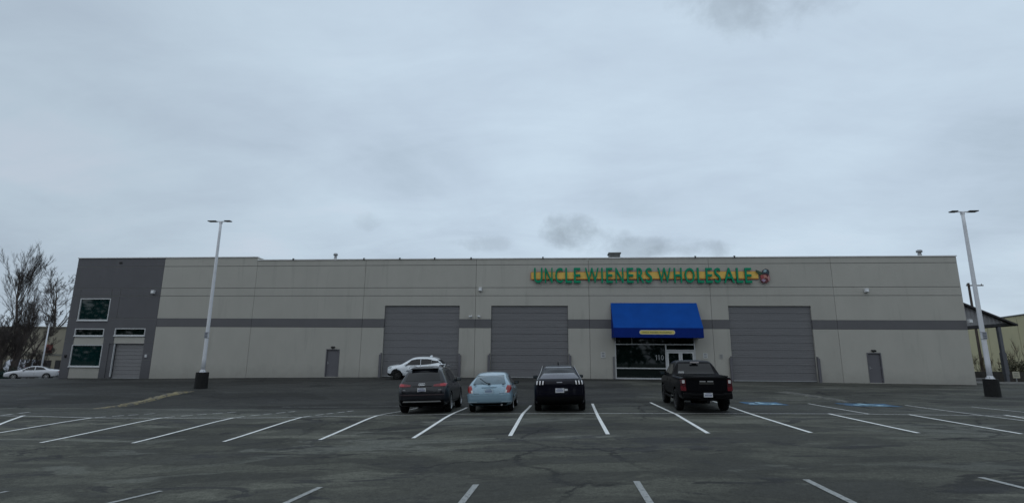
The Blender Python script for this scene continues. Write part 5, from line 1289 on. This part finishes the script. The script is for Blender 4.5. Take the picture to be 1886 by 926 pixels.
b_, h_ = tree_at(56, 66, 75, 590); bare_tree('bare_tree', 'low bushy bare tree in front of the tan building', 'tree', b_, h_*.45, 1.1, 8, 4, .13, up=.35, group=GRP, stems=3, first=.2, kids=(5, 6), minr=.009)
b_, h_ = tree_at(38, 74, 62, 560); bare_tree('bare_tree', 'thin bare tree between the tallest tree and the pale leaning pole', 'tree', b_, h_*.75, .8, 77, 4, .18, up=.7, group=GRP, stems=2, first=.2, kids=(5, 7), minr=.014)

# far-off line of trees across the road behind the viewpoint: what the storefront glass and the car backs mirror
def tree_line():
    rnd = random.Random(99); V = []; F = []
    for t in range(52):
        cx = -150+t*5.8+rnd.uniform(-2.5, 2.5); cy = -48+rnd.uniform(-6, 4); H_ = rnd.uniform(15, 24); R_ = rnd.uniform(5, 7.5); z0 = g(cx, cy)
        conical = rnd.random() < .5
        k = len(V)
        for a in range(5): V.append(Vector((cx+.35*cos(a*1.257), cy+.35*sin(a*1.257), z0-.2)))
        V.append(Vector((cx, cy, z0+H_*.9)))
        for a in range(5): F.append((k+a, k+(a+1) % 5, k+5, k+5))
        for i in range(1000):
            h = rnd.uniform(.08, 1); rr = R_*((1-h)*1.15 if conical else (.35+1.1*math.sqrt(max(0, h*(1-h)))))*rnd.uniform(.35, 1.0); a = rnd.uniform(0, 2*pi)
            p = Vector((cx+rr*cos(a), cy+rr*sin(a), z0+h*H_)); u = Vector((rnd.gauss(0, 1), rnd.gauss(0, 1), rnd.gauss(0, .6))).normalized()*rnd.uniform(.5, 1.0); w = u.cross(Vector((rnd.gauss(0, 1), rnd.gauss(0, 1), rnd.gauss(0, 1)))).normalized()*rnd.uniform(.25, .5)
            k = len(V); V += [p-u, p+w, p+u, p-w]; F.append((k, k+1, k+2, k+3))
    F = [f if f[2] != f[3] else f[:3] for f in F]
    me = bpy.data.meshes.new('tree_line'); me.from_pydata([tuple(v) for v in V], [], F); o = link('tree_line', me, mat('far_foliage', (.030, .045, .028), .9, nscale=.3, namt=.5))
    tag(o, 'dark line of trees across the road, mirrored in the storefront glass', 'tree line', kind='stuff')
tree_line()

# ------------------------------------------------------------ left background
def far_left():
    Y = 84.0
    a = atY(-60, 603, Y); b2 = atY(240, 603, Y); z1 = a.z; gz = -3.6; x0, x1 = a.x, b2.x
    T = thing('background_building', 'low tan building with dark doorways behind the bare trees', 'building', ((x0+x1)/2, Y, gz)); O = Vector(((x0+x1)/2, Y, gz))
    boxo('wall', (0, 6, (z1-gz)/2), (x1-x0, 12, z1-gz), M_TAN, T); boxo('roof_trim', (0, 5.9, z1-gz+.12), (x1-x0+.3, 12.3, .24), mat('tan_trim', (.20, .19, .16), .7), T)
    boxo('wall_band', (0, -.03, (z1-gz)*.47), (x1-x0, .1, .25), mat('tan_band', (.17, .17, .15), .8), T)
    for l, r_, t, bt in ((49, 58, 662, 684), (74, 79.5, 662, 684), (79.8, 95, 663, 684), (103, 112, 663, 684), (-20, -5, 662, 684)):
        p = atY((l+r_)/2, t, Y); w = (atY(r_, t, Y)-atY(l, t, Y)).x
        E_ = boxo('doorway', (p.x-O.x, -.02, (p.z-gz)/2), (w, .12, p.z-gz), M_SHADE, T)
        boxo('door_frame', (0, -.04, (p.z-gz)/2), (w+.2, .08, .12), M_TAN, E_)
    for l, r_, t, bt in ((84, 97, 634, 649),):
        p = atY((l+r_)/2, (t+bt)/2, Y); w = (atY(r_, t, Y)-atY(l, t, Y)).x; hh = atY(l, t, Y).z-atY(l, bt, Y).z
        S = boxo('red_sign_panel', (p.x-O.x, -.12, p.z-gz), (w, .14, hh), M_RED, T, .02)
        bm = bmesh.new()
        for k in range(3): box(bm, ((k-1)*w*.28, -.075, .1), (w*.16, .01, hh*.4))
        from_bm('sign_mark', bm, mat('sign_pale', (.30, .20, .18), .6), S)
far_left()
b_ = atY(76, 678, 62); t_ = atY(88.5, 595, 62)
P_ = thing('pale_pole', 'thin pale pole standing between the white saloon and the tan building', 'pole', Vector((b_.x, 62, g(b_.x, 62))))
bm = bmesh.new(); zz = t_.z-g(b_.x, 62); lathe(bm, [(.11, 0), (.085, zz*.5), (.06, zz)], 10); from_bm('shaft', bm, M_WHITEPOLE, P_, True)
bm = bmesh.new(); lathe(bm, [(.2, 0), (.2, .06), (.13, .1), (.13, .3)], 10); box(bm, (0, 0, zz+.05), (.3, .18, .1), bevel=.02); from_bm('foot_and_cap', bm, M_GALV, P_)
def shrub(name, label, loc, sx, sy, sz, seed, m, n=900, cat='shrub', leaf=.10):
    rnd = random.Random(seed); V = []; F = []
    blobs = [(Vector((rnd.uniform(-1, 1)*sx*.7, rnd.uniform(-.6, .6)*sy, rnd.uniform(.3, .7)*sz)), rnd.uniform(.25, .5)) for _ in range(9)]
    for i in range(n):
        c, rr = rnd.choice(blobs); d = Vector((rnd.gauss(0, 1), rnd.gauss(0, 1), rnd.gauss(0, 1))).normalized()*rnd.uniform(.55, 1.05)
        p = c+Vector((d.x*sx*rr, d.y*sy*rr, d.z*sz*rr)); p.z = max(.03, p.z)
        a = Vector((rnd.gauss(0, 1), rnd.gauss(0, 1), rnd.gauss(0, 1))).normalized()*leaf; b3 = a.cross(Vector((rnd.gauss(0, 1), rnd.gauss(0, 1), rnd.gauss(0, 1)))).normalized()*leaf*.5
        k = len(V); V += [p-a, p+b3, p+a, p-b3]; F.append((k, k+1, k+2, k+3))
    T = thing(name, label, cat, loc); me = bpy.data.meshes.new('foliage'); me.from_pydata([tuple(v) for v in V], [], F); link('foliage', me, m, T)
    bm = bmesh.new()
    for k in range(7): x = rnd.uniform(-.6, .6)*sx; tube(bm, [(x*.5, 0, -.1), (x*.8, 0, sz*.4), (x, rnd.uniform(-.3, .3)*sy, sz*.8)], .025, 5, .01)
    from_bm('stem', bm, M_BARK, T); return T
p = atY(6, 692, 56); shrub('evergreen_shrub', 'low dark green shrub at the left edge in front of the white van', Vector((p.x, 56, g(p.x, 56))), 2.2, 1.0, 1.0, 3, mat('teal_leaf', (.014, .040, .034), .9, nscale=3, namt=.5), 1500)
p = atY(-14, 692, 60); shrub('evergreen_shrub', 'dark green shrub beneath the multi stemmed tree at the left edge', Vector((p.x, 60, g(p.x, 60))), 3, 1.2, 1.8, 13, M_HEDGE, 1600)

# ------------------------------------------------------------ right background
def far_right():
    # the cream wall comes nearer toward the right, so its level roof line climbs in view
    a = atY(1846, 585, 74.0); d = ray(1886, 579.5); b2 = d*(a.z/d.z); z1 = a.z; gz = -2.6
    ux = Vector((b2.x-a.x, b2.y-a.y, 0)).normalized(); A0 = Vector((a.x, a.y, 0))-ux*22; L_ = 52
    T = thing('background_building', 'plain cream building standing beyond the open shed on the right', 'building', (A0.x, A0.y, gz), math.atan2(ux.y, ux.x))
    H_ = z1-gz
    boxo('wall', (L_/2, 8, H_/2), (L_, 16, H_), M_CREAM, T); boxo('roof_edge', (L_/2, 8, H_+.05), (L_+.2, 16.2, .14), mat('grey_edge', (.10, .105, .11), .6), T)
    for k in range(7): boxo('wall_joint', (4+k*7, -.01, H_*.48), (.06, .04, H_*.95), mat('cream_joint', (.36, .34, .23), .9), T)
    # open shed with corrugated gable
    Y = 52.0
    S = thing('open_shed', 'open shed with a grey corrugated gable and dark roof edge beside the warehouse', 'shed', (0, Y, 0))
    def P(px, py): q = atY(px, py, Y); return (q.x, q.z)
    A = P(1772, 559); B = P(1868, 597); C_ = P(1781, 605); D_ = P(1857, 599.5)
    sl = (B[1]-A[1])/(B[0]-A[0]); xl = A[0]-5.5; zl = A[1]-sl*-5.5*-1
    def topz(x): return A[1]+sl*(x-A[0])
    zbot = (C_[1]+D_[1])/2+.15; bl = (D_[1]-C_[1])/(D_[0]-C_[0])
    def botz(x): return C_[1]+bl*(x-C_[0])+.22
    bm = bmesh.new(); prev = None; x = A[0]-6; i = 0
    while x < B[0]-.55:
        y = .0 if i % 4 in (0, 1) else .05; t = max(topz(x)-.1, botz(x)+.01); cur = (bm.verts.new((x, y, botz(x))), bm.verts.new((x, y, t)))
        if prev: bm.faces.new((prev[0], cur[0], cur[1], prev[1]))
        prev = cur; x += .085; i += 1
    from_bm('corrugated_gable', bm, mat('corrugated_grey', (.24, .24, .25), .6, metal=.1, nscale=2, namt=.1), S)
    bm = bmesh.new(); xa, xb = A[0]-6, B[0]
    q = [bm.verts.new(v_) for v_ in ((xa, -.4, topz(xa)), (xb, -.4, topz(xb)), (xb, 14, topz(xb)), (xa, 14, topz(xa)), (xa, -.4, topz(xa)-.16), (xb, -.4, topz(xb)-.16), (xb, 14, topz(xb)-.16), (xa, 14, topz(xa)-.16))]
    for f in ((0, 1, 2, 3), (7, 6, 5, 4), (0, 4, 5, 1), (1, 5, 6, 2), (2, 6, 7, 3), (3, 7, 4, 0)): bm.faces.new([q[k] for k in f])
    from_bm('roof', bm, mat('dark_roof', (.03, .028, .032), .6), S)
    bm = bmesh.new(); xb2 = D_[0]+.1; q = []
    for y in (-.1, .25):
        for (x, z) in ((xa, botz(xa)-.34), (xb2, botz(xb2)-.2), (xb2, botz(xb2)+.02), (xa, botz(xa)+.0)): q.append(bm.verts.new((x, y, z)))
    for f in ((0, 1, 2, 3), (7, 6, 5, 4), (0, 4, 5, 1), (1, 5, 6, 2), (2, 6, 7, 3), (3, 7, 4, 0)): bm.faces.new([q[k] for k in f])
    bmesh.ops.recalc_face_normals(bm, faces=bm.faces); from_bm('beam', bm, mat('beam_dark', (.016, .016, .019), .6), S)
    pt = P(1838.5, 603); gx = g(pt[0], Y)
    for dy in (0, 7, 13.5):
        bm = bmesh.new(); box(bm, (pt[0], dy, (pt[1]+gx)/2), (.26, .26, pt[1]-gx+.1)); box(bm, (pt[0], dy, gx+1.7), (.34, .34, 1.9)); from_bm('post', bm, mat('post_grey', (.10, .105, .12), .6, nscale=3, namt=.1), S)
    bm = bmesh.new(); box(bm, (xa+3, 13, 1.2), (6, .2, 6)); from_bm('rear_panel', bm, mat('beam_dark', (.016, .016, .019), .6), S)
    # utility pole with crossarm
    Y2 = 74
    b_ = atY(1797, 600, Y2); t = atY(1787, 521, Y2); c = atY(1799, 523.5, Y2)
    U = thing('utility_pole', 'dark utility pole with a crossarm rising behind the open shed roof', 'utility pole', (t.x-.25, Y2, -2.2))
    hh = t.z+2.2; bm = bmesh.new(); lathe(bm, [(.17, 0), (.13, hh)], 10); from_bm('pole', bm, M_BARK, U)
    bm = bmesh.new(); box(bm, (.65, -.15, hh-.35), (2.1, .12, .14)); from_bm('crossarm', bm, M_BARK, U)
    for k in (-.3, .6, 1.5): bm = bmesh.new(); lathe(bm, [(.04, 0), (.06, .08), (.03, .2)], 8, Matrix.Translation((k, -.15, hh-.28))); from_bm('insulator', bm, M_GALV, U)
    # low dark retaining wall and planting
    Y3 = 57
    l = atY(1790, 700, Y3); r_ = atY(1990, 700, Y3); zt = atY(1845, 684, Y3).z; gg = -2.1
    boxo_ = boxo('low_wall', ((l.x+r_.x)/2, Y3, (zt+gg)/2), (r_.x-l.x, .35, zt-gg), mat('dark_block', (.050, .046, .042), .9, nscale=3, namt=.3, bump=.5)); tag(boxo_, 'low dark wall at the foot of the cream building on the right', 'wall')
    p = atY(1806, 703, 50); B1 = thing('kerb_stack', 'small stack of grey concrete kerbs beside the right end of the warehouse', 'concrete kerbs', Vector((p.x, 50, g(p.x, 50))))
    for k in range(2): boxo('kerb_block', (.1*k, 0, .12+.2*k), (1.5, .3, .17), mat('kerb_conc', (.16, .16, .16), .9, nscale=5, namt=.2), B1, .02)
    # white board
    p = atY(1871.5, 690, 54); hs = atY(1871.5, 684, 54).z-atY(1871.5, 696, 54).z
    N_ = thing('ground_sign', 'small pale square sign at the right edge beside the shed post', 'sign', Vector((p.x, 54, g(p.x, 54))))
    zc = p.z-g(p.x, 54); boxo('sign_board', (0, 0, zc), (.62, .04, hs), mat('sign_cream', (.50, .48, .38), .6, nscale=4, namt=.08), N_, .01); boxo('sign_post', (0, .05, zc/2), (.08, .06, zc), M_GALV, N_)
    bm = bmesh.new()
    for k in range(3): box(bm, (0, -.022, zc+.16-k*.14), (.4, .004, .05))
    from_bm('sign_print', bm, mat('sign_ink', (.2, .2, .18), .6), N_)
    # far kerb line on the right
    for a_, b4 in (((1816, 707.5), (1886, 709)), ((1886, 709), (2010, 712))): pass
    p0 = atY(1800, 707, 46); p1 = atY(1990, 707, 46)
    k_ = boxo('pavement_kerb', ((p0.x+p1.x)/2, 47, g(p0.x+2, 47)+.03), (p1.x-p0.x, .18, .22), mat('pale_kerb', (.27, .27, .26), .9, nscale=3, namt=.15)); tag(k_, 'pale concrete kerb running right from the corner of the warehouse', 'kerb')
    GS = 'leafless shrubs in front of the cream building'
    for px, sd, hgt, lab in ((1878, 3, 4.6, 'tall dry leafless shrub at the right edge of the picture'), (1822, 9, 3.0, 'dry twiggy shrub directly behind the right lamp post'), (1806, 15, 3.4, 'dry twiggy shrub close to the right end wall of the warehouse'), (1858, 19, 3.0, 'dry twiggy shrub between the shed post and the pale square sign')):
        q = atY(px, 695, 59); bare_tree('leafless_shrub', lab, 'shrub', Vector((q.x, 59, -2.0)), hgt*.8, .6, sd, 2, .035, up=.9, group=GS, stems=4, first=.2, kids=(4, 5), minr=.010, twig_m=M_DRY)
    q = atY(1873, 690, 58); shrub('evergreen_shrub', 'dark brownish bush at the right edge behind the pale square sign', Vector((q.x, 58, -2.0)), 1.6, 1, 2.6, 5, mat('bush_leaf', (.055, .055, .030), .9, nscale=3, namt=.5), 1200)
far_right()
